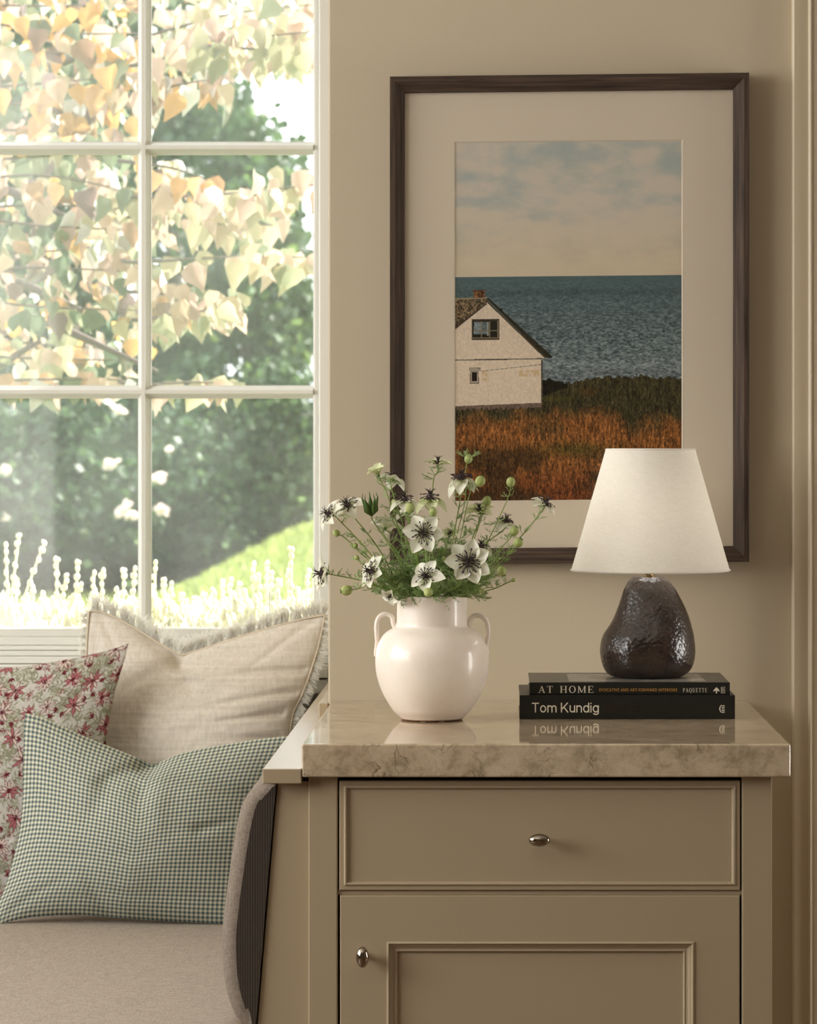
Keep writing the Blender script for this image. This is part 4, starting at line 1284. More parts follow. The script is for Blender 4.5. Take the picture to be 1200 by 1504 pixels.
img = paint_print(PW, PH)
me = bpy.data.meshes.new('photo_print')
a_, b_, c_, d_ = [np.array(pp(*q, D+.0018)) for q in ((PX0-1, PY0-1), (PX1+1, PY0-1), (PX0-1, PY1+1), (PX1+1, PY1+1))]
u = np.linspace(0, 1, PW)[None,:,None]; v = np.linspace(0, 1, PH)[:,None,None]
pos = a_*(1-u)*(1-v)+b_*u*(1-v)+c_*(1-u)*v+d_*u*v - np.array(ORG[pic.name])
idx = np.arange(PW*PH).reshape(PH, PW)
q = np.stack([idx[:-1,:-1], idx[1:,:-1], idx[1:,1:], idx[:-1,1:]], -1).reshape(-1, 4)
me.vertices.add(PW*PH); me.vertices.foreach_set('co', pos.reshape(-1).astype(np.float32))
me.loops.add(len(q)*4); me.loops.foreach_set('vertex_index', q.reshape(-1).astype(np.int32))
me.polygons.add(len(q)); me.polygons.foreach_set('loop_start', np.arange(0, len(q)*4, 4, dtype=np.int32))
me.update(calc_edges=True)
setcol(me, img.reshape(-1, 3)); me.materials.append(M['print'])
link(bpy.data.objects.new('photo_print', me), pic)

# ------------------------------------------------------------------ flowers
FY = 4.42
def frame_of(d):
    d = d.normalized(); up = Vector((0, 0, 1)) if abs(d.z) < .9 else Vector((0, 1, 0))
    a = d.cross(up).normalized(); return a, a.cross(d).normalized(), d
fr_ = random.Random(17)
def thread(mb, p, d, L, r=.00050, depth=1):
    bend = Vector((fr_.uniform(-.3,.3), fr_.uniform(-.3,.3), fr_.uniform(-.1,.45)))
    p1 = p + d*L*.5; d2 = (d+bend).normalized(); p2 = p1+d2*L*.5
    mb.tube([p, p1, p2], [r, r*.9, r*.45], 3, cap=False)
    if depth > 0:
        for q in (p1, p.lerp(p1, .5), p1.lerp(p2, .4)):
            for s in (1, -1):
                if fr_.random() < .75:
                    dd = (d2 + Vector((fr_.uniform(-1,1), fr_.uniform(-1,1), fr_.uniform(-.6,1)))*.75).normalized()
                    thread(mb, q, dd, L*fr_.uniform(.28, .45), r*.85, depth-1)
def petal_mesh(c, axis, phi, L, W, el, cup, mb):
    a, b2, d = frame_of(axis)
    rad = a*math.cos(phi)+b2*math.sin(phi); tan = -a*math.sin(phi)+b2*math.cos(phi)
    nS, nT = 7, 4; vs = []; uvs = []
    wob = fr_.uniform(-.15, .15)
    for i in range(nS+1):
        s = i/nS
        w = W*max(.08*(1-s), math.sin(PI*min(1, s**.85))**.75*(1-.12*s))
        if i == nS: w = W*.03
        ang = el + cup*(s-.3)
        r = L*s*math.cos(ang*.9); h = L*s*math.sin(ang)
        for j in range(nT+1):
            t = -1+2*j/nT
            ct = abs(t)**2*w*.28
            vs.append(c + rad*(.0012+r) + d*(h+ct) + tan*(t*w*.5+wob*L*s*s*.3))
            uvs.append(((t+1)/2, s))
    fs = []
    for i in range(nS):
        for j in range(nT):
            k = i*(nT+1)+j; fs.append((k, k+1, k+nT+2, k+nT+1))
    mb.add(vs, fs, uvs)
def bloom(root, c, axis, R, np_=6, el=.15, cup=-.4, petm='petal', stam=18, closed=False, name='blossom'):
    a, b2, d = frame_of(axis)
    pm = MB(); pm.ellipsoid(c-d*.0005, a*R*.11, b2*R*.11, d*R*.10, 10, 6)
    head = pm.build(name, M['sepal'], root, smooth=True)
    ph0 = fr_.uniform(0, 6)
    for k in range(np_):
        m = MB(); petal_mesh(c, axis, ph0+2*PI*k/np_+fr_.uniform(-.12, .12), R*fr_.uniform(.9, 1.08), R*(.80 if not closed else .8), el+fr_.uniform(-.15, .15), cup, m)
        m.build('petal', M[petm], head, smooth=True)
    if stam:
        m = MB()
        for k in range(stam):
            ph = ph0+2*PI*k/stam+fr_.uniform(-.15, .15); e = fr_.uniform(.25, 1.0)
            rad = a*math.cos(ph)+b2*math.sin(ph)
            L = R*fr_.uniform(.42, .62)
            p0 = c+d*R*.05; p1 = c+rad*L*.55*math.cos(e)+d*(L*.5*math.sin(e)+R*.14); p2 = c+rad*L*math.cos(e*.6)+d*(L*.6*math.sin(e)+R*.03)
            m.tube([p0, p1, p2], [R*.020, R*.018, R*.014], 4, cap=False)
            tn = (p2-p1).normalized(); x1 = tn.orthogonal().normalized(); x2 = tn.cross(x1)
            m.ellipsoid(p2, x1*R*.035, x2*R*.035, tn*R*.075, 6, 4)
        # dark nectary ring
        for k in range(8):
            ph = ph0+2*PI*k/8; rad = a*math.cos(ph)+b2*math.sin(ph)
            m.ellipsoid(c+rad*R*.22+d*R*.08, a*R*.05, b2*R*.05, d*R*.05, 6, 4)
        m.build('stamens', M['stamen'], head, smooth=True)
        m = MB()
        m.ellipsoid(c+d*R*.17, a*R*.13, b2*R*.13, d*R*.22, 10, 7)
        for k in range(7):
            ph = ph0+2*PI*k/7; rad = a*math.cos(ph)+b2*math.sin(ph)
            m.tube([c+d*R*.30+rad*R*.05, c+d*R*.52+rad*R*.12, c+d*R*.62+rad*R*.30], [R*.03, R*.024, R*.010], 4)
        m.build('pistil', M['pistil'], head, smooth=True)
    return head
def pod(root, c, axis, r, styles=True):
    a, b2, d = frame_of(axis)
    m = MB(); nu, nv = 30, 12; vs = []; fs = []
    for i in range(nv+1):
        ph = -PI/2+PI*i/nv
        for k in range(nu):
            w = 2*PI*k/nu
            lob = 1-.07*(1-abs(math.sin(w*2.5)))**1.0
            rr0 = r*math.cos(ph)*lob
            vs.append(c+a*rr0*math.cos(w)+b2*rr0*math.sin(w)+d*(r*1.12*math.sin(ph)))
    for i in range(nv):
        for k in range(nu):
            k2 = (k+1) % nu; fs.append((i*nu+k, i*nu+k2, (i+1)*nu+k2, (i+1)*nu+k))
    h = m.add(vs, fs).build('seed_pod', M['pod'], root, smooth=True)
    if styles:
        m = MB()
        for k in range(5):
            w = 2*PI*k/5+.3; rad = a*math.cos(w)+b2*math.sin(w)
            m.tube([c+d*r*1.0, c+d*r*1.18+rad*r*.25, c+d*r*1.12+rad*r*.55], [r*.09, r*.07, r*.03], 4)
        m.build('style', M['sepal'], h)
    return h
def stem_to(root, px, py, dy, axis, fern=7, rad=.0011, via=None, low=5, headgap=.001):
    head = P(px, py, FY+dy)
    dxp = px-634.5
    mx = 634.5 + max(-40, min(40, dxp*.32 + fr_.uniform(-8, 8)))
    mouth = P(mx, 884, FY + max(-.035, min(.035, dy*.4+fr_.uniform(-.012, .012))))
    deep = Vector((vcx + (vcx-mouth.x)*.3, FY, .955))
    ax = axis.normalized()
    if via: mids = [P(x, y, FY+dy*f) for x, y, f in via]
    else:
        q = mouth.lerp(head, .55); q += Vector((-(head.x-mouth.x)*.06, 0, abs(head.x-mouth.x)*.10 + .002))
        mids = [q]
    end = head-ax*headgap
    pts = [deep, mouth] + mids + [end - ax*.010, end]
    c = catmull(pts, 7)
    n = len(c)
    MB().tube(c, [rad*(1.1-.35*i/n) for i in range(n)], 6).build('stem', M['stem'], root, smooth=True)
    m = MB()
    above = [p for p in c if p.z > vz(884)-.002]
    for k in range(fern):
        f = .12+.75*(k+fr_.random()*.6)/fern
        p = above[min(len(above)-1, int(f*len(above)))]
        for s in range(3):
            an = fr_.uniform(0, 2*PI)
            d = Vector((math.cos(an), math.sin(an)*.8, fr_.uniform(.0, .9))).normalized()
            thread(m, p, d, fr_.uniform(.013, .022)*(1.15-.5*f), .00046, 2 if f < .5 else 1)
    for k in range(low):
        p = above[min(len(above)-1, fr_.randint(0, max(1, int(len(above)*.22))))]
        for s in range(3):
            an = fr_.uniform(0, 2*PI)
            d = Vector((math.cos(an)*1.2+ (p.x-vcx)*14, math.sin(an)*1.0, fr_.uniform(-.7, .7))).normalized()
            thread(m, p, d, fr_.uniform(.020, .032), .00052, 2)
    m.build('thread_leaves', M['fern'], root)
    return head
def V(x, y, z): return Vector((x, y, z)).normalized()
BL = 'white blooms in the vase'; PD = 'seed pods in the vase'
base_loc = (vcx, FY, .955)
def flower(label, px, py, dy, axis, R, via=None, extra=None, **kw):
    t = thing('love_in_a_mist_flower', label, 'flower', base_loc, BL)
    h = stem_to(t, px, py, dy, axis, via=via)
    bloom(t, h, axis, R*1.12*FY/F, **kw)
    # thready bracts below the bloom
    m = MB()
    for k in range(4):
        a, b2, d = frame_of(axis); w = fr_.uniform(0, 6)
        thread(m, h-axis*.003, (a*math.cos(w)+b2*math.sin(w)-d*.1).normalized(), R*FY/F*.7, .0004, 1)
    m.build('bracts', M['fern'], t)
    return t, h
def podstem(label, px, py, dy, axis, r, via=None, fern=5, styles=True):
    t = thing('love_in_a_mist_seed_head', label, 'seed pod', base_loc, PD)
    r = r*.9; h = stem_to(t, px, py, dy, axis, fern=fern, rad=.0009, via=via, low=4, headgap=r*FY/F)
    pod(t, h, axis, r*FY/F, styles)
    return t, h
# (label, x, y, depth offset, facing, radius)
flower('white bloom furthest left and low, facing left over the window edge', 478, 843, -.01, V(-1,-.25,.12), 27, el=.1, cup=.2, np_=6, stam=20, via=[(545,857,.6)])
flower('white bloom at upper left facing outward above the leftmost low one', 487, 757, -.02, V(-.8,-.35,.45), 24, via=[(545,815,.6)])
flower('white bloom with ruffled petals between the leftmost top bloom and green calyx', 512, 746, .02, V(-.35,-.5,.8), 25, via=[(560,812,.6)])
flower('nearly closed pale cream flower topping the left side of the bunch', 556, 698, .01, V(-.35,-.3,.9), 17, el=1.25, cup=-.9, np_=8, petm='petalg', stam=0, closed=True, via=[(592,800,.6),(570,730,.9)])
flower('dark centred bloom just right of the closed cream flower, facing away upward', 577, 704, .04, V(.25,.35,.9), 21, el=-.25, cup=-.3, np_=5, stam=22, via=[(600,800,.5)])
flower('dark centred bloom with pale petals left of the middle, below the cream one', 594, 737, -.01, V(-.1,-.15,1), 22, el=-.35, cup=-.4, np_=6, stam=20)
flower('green-white bloom at the very top on a thin stem, over the white mat', 643, 683, .01, V(.05,-.1,1), 20, el=.35, cup=-.2, np_=5, petm='petalg', stam=12, via=[(634,800,.5),(636,710,.9)])
flower('greenish bloom with drooping petals directly below the topmost one', 632, 735, -.02, V(0,-.15,1), 25, el=-.4, cup=-.4, np_=6, petm='petalg', stam=16)
flower('large white star-shaped bloom in the middle facing straight forward', 622, 783, -.07, V(-.08,-1,.15), 27, el=.12, cup=-.1, np_=6, stam=22, via=[(628,840,.7)])
flower('white bloom with drooping petals against the dark grass of the picture', 678, 706, 0, V(-.02,-.1,1), 27, el=-.5, cup=-.4, np_=7, stam=26, via=[(664,800,.5),(675,740,.9)])
flower('rightmost white bloom reaching toward the lamp', 800, 742, 0, V(.45,-.2,.85), 21, el=.05, cup=-.5, np_=5, stam=16, via=[(720,835,.5),(768,785,.8)])
flower('pale green-white bloom right of centre beneath the round pod', 704, 752, .02, V(-.05,-.3,1), 21, el=.2, cup=-.2, np_=6, petm='petalg', stam=6, via=[(686,810,.6)])
flower('dark centred bloom on the right, left of the two stacked pods', 742, 768, .03, V(.25,-.15,.95), 21, el=-.4, cup=-.3, np_=5, stam=20)
flower('large speckled bloom low right of centre facing the room', 688, 826, -.075, V(.05,-1,.2), 30, el=.1, cup=.1, np_=7, stam=28, via=[(670,862,.6)])
flower('dark centred bloom peeking above the large speckled one', 706, 806, -.03, V(.1,-.2,1), 20, el=-.35, cup=-.3, np_=5, stam=22)
flower('white bloom low on the left facing left, next to the lowest pod', 549, 840, -.05, V(-.85,-.45,.25), 25, el=.0, cup=.1, np_=6, stam=20, via=[(590,865,.6)])
flower('white bloom just above the vase mouth at its middle', 628, 848, -.085, V(-.45,-.75,.45), 25, el=.15, cup=-.2, np_=5, stam=18, via=[(632,872,.7)])
flower('small cream bloom drooping beside the left rim of the vase', 575, 874, -.05, V(-.5,-.5,-.5), 15, el=.5, cup=-.3, np_=5, stam=8, via=[(592,876,.7)])
flower('white bloom seen from behind left of the middle, under the small pod', 566, 776, .04, V(.15,.5,.8), 22, el=.5, cup=-.4, np_=5, stam=0, via=[(596,830,.6)])
flower('small green-white bloom half hidden right of the star-shaped one', 660, 786, .02, V(.2,-.4,.9), 14, el=.4, cup=-.3, np_=5, petm='petalg', stam=8)
t, h = flower('pale bloom behind the star-shaped one at its upper left', 600, 757, .05, V(-.2,-.2,.9), 22, el=.3, cup=-.4, np_=5, stam=4)

t, h = podstem('tall green pod with curling threads crowning the drooping white bloom', 688, 674, .03, V(.25,-.1,1), 7, via=[(668,800,.5),(683,735,.9)], fern=2)
m = MB()
for w in range(7):
    thread(m, h+Vector((0,0,.001)), V(math.cos(w*.9), math.sin(w*.9)*.6, .35), .020, .0005, 1)
m.build('bracts', M['fern'], t)
podstem('round green pod touching the dark grass of the picture', 705, 707, -.01, V(.5,-.1,.8), 8.5, via=[(676,790,.5),(690,725,.9)])
podstem('highest right-hand green pod on a straight upright stem', 750, 708, 0, V(.1,-.1,1), 7.5, via=[(700,830,.5),(738,750,.9)])
podstem('round pod resting on the pale green-white bloom', 715, 736, .03, V(.3,0,1), 7.5, via=[(690,810,.6)])
podstem('upper of the two stacked round pods on the right', 755, 780, -.01, V(.5,-.3,.8), 7.8, via=[(712,830,.6)])
podstem('lower of the two stacked round pods on the right', 761, 797, -.03, V(.6,-.3,.7), 7.8, via=[(720,842,.6)])
podstem('pod nodding on a bent stem low on the right', 737, 839, -.04, V(.3,-.2,-.6), 7.5, via=[(700,850,.6),(728,822,1)])
podstem('small green bud furthest right and low, on a yellow stem', 754, 852, 0, V(.9,-.1,.4), 3.6, via=[(700,872,.6),(728,864,1)], styles=False)
podstem('lowest round pod on the far left above the pillow', 509, 867, -.04, V(-.8,-.3,-.1), 8.8, via=[(570,866,.6),(535,858,1)])
podstem('round pod hanging right over the front rim of the vase', 629, 870, -.10, V(.1,-.8,-.2), 7.5, via=[(630,868,.8)], styles=False)
podstem('small bright pod left of centre under the dark bloom', 579, 738, .0, V(0,-.2,1), 5.2, via=[(606,815,.6),(577,765,.9)])
podstem('green pod close above the star-shaped bloom on its right', 636, 752, -.04, V(.1,-.2,1), 6.5)
podstem('oval green pod against the dark bloom left of the middle', 602, 746, -.04, V(.1,-.2,1), 8.0, via=[(612,815,.6)])
podstem('tiny bud on the left slope of the bunch, upper one', 522, 801, 0, V(-.5,-.2,.8), 4, via=[(572,850,.6)], styles=False)
podstem('tiny bud on the left slope of the bunch, lower one', 524, 819, -.02, V(-.6,-.2,.7), 4, via=[(575,858,.6)], styles=False)
podstem('half-open green bud below the upper left blooms', 494, 783, 0, V(-.8,-.1,.5), 6, via=[(556,832,.6)], styles=False)
podstem('tiny yellow bud above the lower right of the vase', 708, 868, -.05, V(.8,-.3,.2), 4.5, via=[(672,876,.6)], styles=False)
podstem('small pod at the centre behind the stems', 652, 821, 0, V(.1,-.1,1), 4.5, styles=False)
# big winged green calyx at the left
t = thing('love_in_a_mist_seed_head', 'large winged green calyx with curling tips at the upper left', 'seed pod', base_loc, PD)
h = stem_to(t, 546, 758, 0, V(-.35,-.2,.95), fern=3, via=[(590,830,.6)])
m = MB(); ax = V(-.1,-.2,1)
for k in range(5):
    w = 2*PI*k/5+.3; a, b2, d = frame_of(ax); rad = a*math.cos(w)+b2*math.sin(w)
    m.tube([h, h+rad*.007+d*.008, h+rad*.008+d*.016, h+rad*.012+d*.026, h+rad*.010+d*.034], [.001, .0042, .0036, .0012, .0003], 6)
m.build('calyx', M['sepal'], t, smooth=True)

# ------------------------------------------------------------------ outside
def ground_z(X, Y):
    s = (X+2.6)/1.5; s = max(0, min(1.4, s)); r = s*s*(3-2*min(s, 1.0)) if s < 1 else 1+(s-1)*.6
    k = max(0, min(1, (Y-12)/10)); k = k*k*(3-2*k)
    return .22 + k*(.56*r)
mb = MB(); vs = []; nx, ny = 60, 60
xs_ = [-16+26*i/nx for i in range(nx+1)]; ys_ = [6.05+34*(j/ny)**1.5 for j in range(ny+1)]
for Y in ys_:
    for X in xs_: vs.append((X, Y, ground_z(X, Y)))
fs = [(j*(nx+1)+i, j*(nx+1)+i+1, (j+1)*(nx+1)+i+1, (j+1)*(nx+1)+i) for j in range(ny) for i in range(nx)]
g = mb.add(vs, fs).build('ground', M['lawn'], smooth=True); struct(g)

lr = np.random.default_rng(4)
def leaves_mesh(name, C, D, Nn, S, rnd, mat, parent, shape='leaf', wid=.62):
    """vectorised leaves. C centres, D tip directions, Nn normals, S sizes, rnd per leaf value"""
    D = D/np.linalg.norm(D, axis=1, keepdims=True)
    B = np.cross(D, Nn); B /= np.linalg.norm(B, axis=1, keepdims=True); Nn = np.cross(B, D)
    if shape == 'leaf':
        tpl = np.array([(0,0,0),(-.40,.06,.14),(-.5,.34,.16),(-.25,.66,.04),(0,1,-.22),(.25,.66,.04),(.5,.34,.16),(.40,.06,.14),(0,.42,-.03)])
        fc = [(0,8,2,1),(8,4,3,2),(0,7,6,8),(8,6,5,4)]
    else:
        tpl = np.array([(0,0,0),(-.5,.5,.08),(0,1,0),(.5,.5,.08)])
        fc = [(0,3,2,1)]
    tpl = tpl.copy(); tpl[:, 0] *= wid*2
    V_ = C[:, None] + S[:, None, None]*(tpl[None, :, 0:1]*B[:, None] + tpl[None, :, 1:2]*D[:, None] + tpl[None, :, 2:3]*Nn[:, None])
    n, k = len(C), len(tpl)
    o0 = np.array(origin_of(parent))
    V_ = V_.reshape(-1, 3)-o0
    Fq = (np.array(fc)[None]+ (np.arange(n)*k)[:, None, None]).reshape(-1, 4)
    me = bpy.data.meshes.new(name)
    me.vertices.add(len(V_)); me.vertices.foreach_set('co', V_.astype(np.float32).ravel())
    me.loops.add(Fq.size); me.loops.foreach_set('vertex_index', Fq.astype(np.int32).ravel())
    me.polygons.add(len(Fq)); me.polygons.foreach_set('loop_start', np.arange(0, Fq.size, 4, dtype=np.int32))
    me.update(calc_edges=True)
    at = me.attributes.new('Rnd', 'FLOAT', 'POINT'); at.data.foreach_set('value', np.repeat(rnd, k).astype(np.float32))
    me.materials.append(mat); me.polygons.foreach_set('use_smooth', [True]*len(me.polygons))
    return link(bpy.data.objects.new(name, me), parent)

def crown(label, cat, cpx, cpy, rx, rz, Y, ry, n, size, mat, name='tree', clump=26, trunk=True, group=None):
    c = P(cpx, cpy, Y); gz0 = ground_z(c.x, Y)
    t = thing(name, label, cat, (c.x, Y, gz0), group)
    RX, RZ = rx*Y/F, rz*Y/F
    # clumps on an ellipsoid
    cc = lr.normal(size=(clump, 3)); cc /= np.linalg.norm(cc, axis=1, keepdims=True)
    cc *= lr.uniform(.35, .9, (clump, 1))
    w = lr.integers(0, clump, n)
    off = lr.normal(size=(n, 3)); off /= np.linalg.norm(off, axis=1, keepdims=True); off *= (lr.random((n, 1))**.4)*.42
    p = cc[w]+off
    C = np.array(c)[None]+p*np.array([RX, ry, RZ])
    C[:, 2] = np.maximum(C[:, 2], gz0-.05)
    Dd = off + lr.normal(size=(n, 3))*.25 + np.array([0, 0, -.15]); Nn = off+lr.normal(size=(n, 3))*.3
    rnd = np.clip(lr.normal(.42, .24, n), 0, 1)
    leaves_mesh('foliage', C, Dd, Nn, lr.uniform(.6, 1.2, n)*size, rnd, mat, t, 'quad', .5)
    if trunk:
        m = MB(); m.tube([(c.x, Y, gz0-.05), (c.x+.05, Y, gz0+.5*(c.z-gz0)), (c.x-.04, Y+.05, c.z+RZ*.3)], [.09, .07, .03], 8)
        for k in range(6):
            e = np.array(c)+cc[k]*np.array([RX, ry, RZ])*.8
            m.tube([(c.x, Y, gz0+.4*(c.z-gz0)+.2*k*.3), tuple((np.array(c)+e)/2), tuple(e)], [.035, .022, .01], 5)
        m.build('trunk', M['bark'], t, smooth=True)
    return t
GT = 'trees and shrubs across the lawn'
crown('tall dark evergreen tree directly behind the centre muntin', 'tree', 250, 60, 70, 330, 25, .9, 9000, .10, M['conifer'], group=GT)
crown('rounded green tree behind the right-hand panes', 'tree', 365, 350, 85, 250, 24, 1.0, 11000, .10, M['hedge'], group=GT, clump=34)
crown('broad green tree far left, mostly behind the autumn leaves', 'tree', 60, 360, 150, 280, 26, 1.2, 9000, .11, M['hedge'], group=GT)
crown('slim green tree just behind the hedge near the centre muntin', 'tree', 225, 520, 62, 95, 24.6, .7, 3500, .09, M['conifer'], group=GT, clump=24)
crown('dark shrub at the left end of the hedge', 'shrub', 0, 770, 130, 175, 22.5, 1.0, 9000, .075, M['conifer'], 'shrub', group=GT, trunk=False, clump=40)
crown('dark shrub left of the centre muntin with a few pale blooms', 'shrub', 140, 740, 130, 165, 22.8, 1.0, 11000, .075, M['conifer'], 'shrub', group=GT, trunk=False, clump=44)
crown('dark shrub right of the centre muntin where the lawn begins', 'shrub', 285, 715, 120, 165, 23.2, 1.0, 12000, .075, M['conifer'], 'shrub', group=GT, trunk=False, clump=44)
crown('green shrub at the right end of the hedge on the rising lawn', 'shrub', 425, 680, 115, 150, 23.6, 1.0, 11000, .075, M['hedge'], 'shrub', group=GT, trunk=False, clump=40)
crown('shrub hidden past the right side of the window', 'shrub', 600, 640, 130, 170, 24.5, 1.0, 3500, .10, M['hedge'], 'shrub', group=GT, trunk=False)
crown('back hedge row filling the gaps behind the shrubs', 'hedge', 230, 740, 420, 170, 27, .8, 16000, .12, M['conifer'], 'hedge', group=GT, trunk=False, clump=60)
crown('grey-green tree behind the upper left panes', 'tree', 110, 130, 160, 200, 28, 1.2, 9000, .12, M['conifer'], group=GT, clump=44)
# grass blades on the rising lawn
ng = 26000
gX = lr.uniform(-4.2, -.4, ng); gY = lr.uniform(13, 23.5, ng)
gC = np.array([(x, y, ground_z(x, y)-.01) for x, y in zip(gX, gY)])
gr = leaves_mesh('lawn_blades', gC, np.stack([lr.normal(0, .35, ng), lr.normal(0, .35, ng), np.ones(ng)], 1), lr.normal(size=(ng, 3)), lr.uniform(.04, .10, ng), np.clip(lr.normal(.75, .2, ng), 0, 1), M['grassblade'], None, 'quad', .12)
tag(gr, 'sunlit lawn grass rising toward the hedge', 'grass', kind='stuff')
# pale blossom heads on the shrubs
for (x, y, r) in ((162,681,12),(181,747,15),(196,757,10),(238,748,12),(232,703,10),(8,690,11),(4,760,8),(174,602,9),(248,660,5)):
    c = P(x, y, 21.6); o = MB()
    for k in range(26):
        d = Vector((fr_.gauss(0,1), fr_.gauss(0,.6), fr_.gauss(0,.7)))*r*.45*21.6/F
        o.ellipsoid(c+d, Vector((.016,0,0)), Vector((0,.016,0)), Vector((0,0,.013)), 6, 4)
    ob = o.build('blossom_head', M['blossom'])
    sh = [q for q in COL.objects if q.name.startswith('shrub')][0 if x < 60 else (1 if x < 215 else 2)]
    ob.parent = sh; ob.location = -Vector(sh.location)

# autumn tree close to the window
at_ = thing('autumn_tree', 'autumn tree with pale yellow and pink leaves spreading across the upper panes', 'tree', (-3.2, 8.0, .22))
C=[];Dl=[];Nl=[];S=[];R_=[]
def put(px, py, Y, size, rnd, side=0):
    C.append(P(px, py, Y)); Dl.append((lr.normal(0, .42)+side, lr.normal(0, .35), -1)); Nl.append((lr.normal(0, .8), -1+lr.normal(0, .4), lr.normal(.15, .5)))
    S.append(size); R_.append(rnd)
twigs = []
def spray(x0, y0, x1, y1, n, droop, Y, smin=.045, smax=.08, col=None, thick=10):
    ctl = [P(x0-30, y0-4, Y+.2), P(x0, y0, Y), P((x0+x1)/2, (y0+y1)/2-droop, Y-.05), P(x1, y1, Y)]
    c = catmull(ctl, 8); twigs.append(c)
    for i in range(n):
        t = lr.random(); x = x0+(x1-x0)*t; y = y0+(y1-y0)*t-4*droop*t*(1-t)
        rnd = lr.choice(col) if col else lr.random()
        put(x+lr.normal(0, 5), y+lr.normal(0, thick), Y+lr.normal(0, .12), lr.uniform(smin, smax), np.clip(rnd+lr.normal(0, .05), 0, 1), side=lr.normal(0, .25))
pale = [.2, .35, .45, .5, .55, .62, .3]; warm = [.4, .5, .6, .75, .82, .82, .86, .92, 1.0, .1]; mix = [.0, .1, .2, .35, .5, .6, .68, .8, .9, 1.0]
spray(205, 95, 480, 45, 60, 10, 7.4, col=pale, thick=22)
spray(205, 55, 480, 5, 45, 10, 7.7, col=pale+[1.0], thick=24)
spray(205, 140, 330, 115, 30, 4, 7.5, col=warm, thick=12)
spray(330, 70, 480, 90, 22, 6, 7.5, col=pale, thick=8)
spray(205, 240, 300, 262, 22, 4, 7.3, col=warm, thick=10)
spray(205, 290, 470, 270, 55, -4, 7.4, col=pale, thick=14)
spray(205, 320, 400, 330, 42, 4, 7.6, col=pale, thick=14)
spray(205, 385, 465, 378, 40, 4, 7.3, col=pale, thick=9)
spray(205, 430, 300, 440, 26, 2, 7.4, col=warm, thick=10)
spray(205, 470, 350, 452, 34, 2, 7.4, col=pale, thick=12)
spray(205, 565, 350, 562, 16, 2, 7.3, col=pale, thick=4)
spray(-40, 560, 200, 558, 24, 2, 7.4, col=mix, thick=5)
for i in range(16):
    y = -40+i*37+lr.normal(0, 5)
    spray(-70, y+lr.normal(0, 12), 205, y+lr.normal(14, 14), 36 if i < 15 else 24, lr.normal(0, 8), 7.3+lr.uniform(0, .9), col=(warm if i < 6 else mix), thick=16)
for i in range(900):
    put(lr.uniform(-60, 225), lr.uniform(-40, 520), lr.uniform(8.2, 9.4), lr.uniform(.02, .05), lr.choice(mix+[.9,.92,.82,.0,1.0]))
for i in range(260):
    put(lr.uniform(220, 480), lr.uniform(-40, 110), lr.uniform(8.2, 9.4), lr.uniform(.02, .05), lr.choice(mix))
for i in range(260):   # crown beyond the frame, left and above
    put(lr.uniform(-600, -60), lr.uniform(-300, 520), lr.uniform(7.2, 8.8), lr.uniform(.05, .09), lr.choice(mix))
for i in range(160):
    put(lr.uniform(-60, 480), lr.uniform(-260, -20), lr.uniform(7.2, 8.8), lr.uniform(.05, .09), lr.choice(pale))
leaves_mesh('leaves', np.array([tuple(c) for c in C]), np.array(Dl), np.array(Nl), np.array(S), np.array(R_), M['autumn'], at_, 'leaf', .40)
m = MB()
for c in twigs: m.tube([tuple(p) for p in c], [.006*(1-.8*i/len(c)) for i in range(len(c))], 5)
for (a, b1) in (((-80,420),(230,545)), ((-80,380),(150,470)), ((-80,250),(120,330)), ((-80,600),(60,500)), ((-60,150),(200,60))):
    m.tube([P(a[0]-60, a[1], 8.1), P((a[0]+b1[0])/2, (a[1]+b1[1])/2-8, 7.9), P(b1[0], b1[1], 7.7)], [.02, .013, .005], 6)
m.build('branches', M['twig'], at_, smooth=True)
m = MB(); m.tube([(-3.2, 8.0, .15), (-3.1, 8.05, 1.4), (-2.9, 8.1, 2.6), (-2.4, 8.0, 3.3)], [.13, .10, .08, .04], 10)
for (px, py) in ((-80,420),(-80,380),(-80,250),(-80,600),(-60,150)):
    m.tube([(-3.1, 8.05, 1.0+.3*(px+90)/10), P(px-220, py+30, 8.1), P(px-60, py, 8.1)], [.05, .035, .018], 7)
m.build('trunk', M['bark'], at_, smooth=True)

# pale flower spikes right outside the glass
GP = 'pale spiky plants outside the glass'
tops = [(8,800,-6),(28,787,12),(65,797,34),(25,852,3),(49,862,4),(84,822,0),(97,905-60,10),(115,826,9),(118,858,18),(138,842,2),(150,838,2),(182,838,1),(197,836,4),(212,850,2),(228,826,1),(240,852,-2),(252,858,3),(171,866,0),(64,872,0),(268,874,0),(300,874,2),(327,854,1),(338,852,0),(352,858,2),(373,829,1),(380,845,0),(391,828,-2),(398,842,2),(410,853,3),(427,806,-1),(424,838,0),(437,866,2),(452,838,1),(462,850,2),(285,880,0),(314,866,0),(360,868,0),(140,868,0),(5,882,0),(38,886,0),(100,880,0),(222,862,0),(244,876,0),(343,872,0),(406,872,0),(444,872,0),(470,862,0),(-20,830,5),(-45,850,0),(-70,820,8)]
labs = ['pale flowering clump at the far left of the window, with one long arching spike',
        'pale flowering clump left of the centre muntin, crossed by a slanting stalk',
        'pale flowering clump just left of the centre muntin behind the cream pillow',
        'pale flowering clump just right of the centre muntin with one tall spike',
        'low pale flowering clump in the middle of the right-hand pane',
        'pale flowering clump left of the grey wire stake',
        'pale flowering clump with the tallest spikes at the right end of the window']
cols = [(-90, 40), (40, 125), (125, 215), (215, 262), (262, 345), (345, 404), (404, 490)]
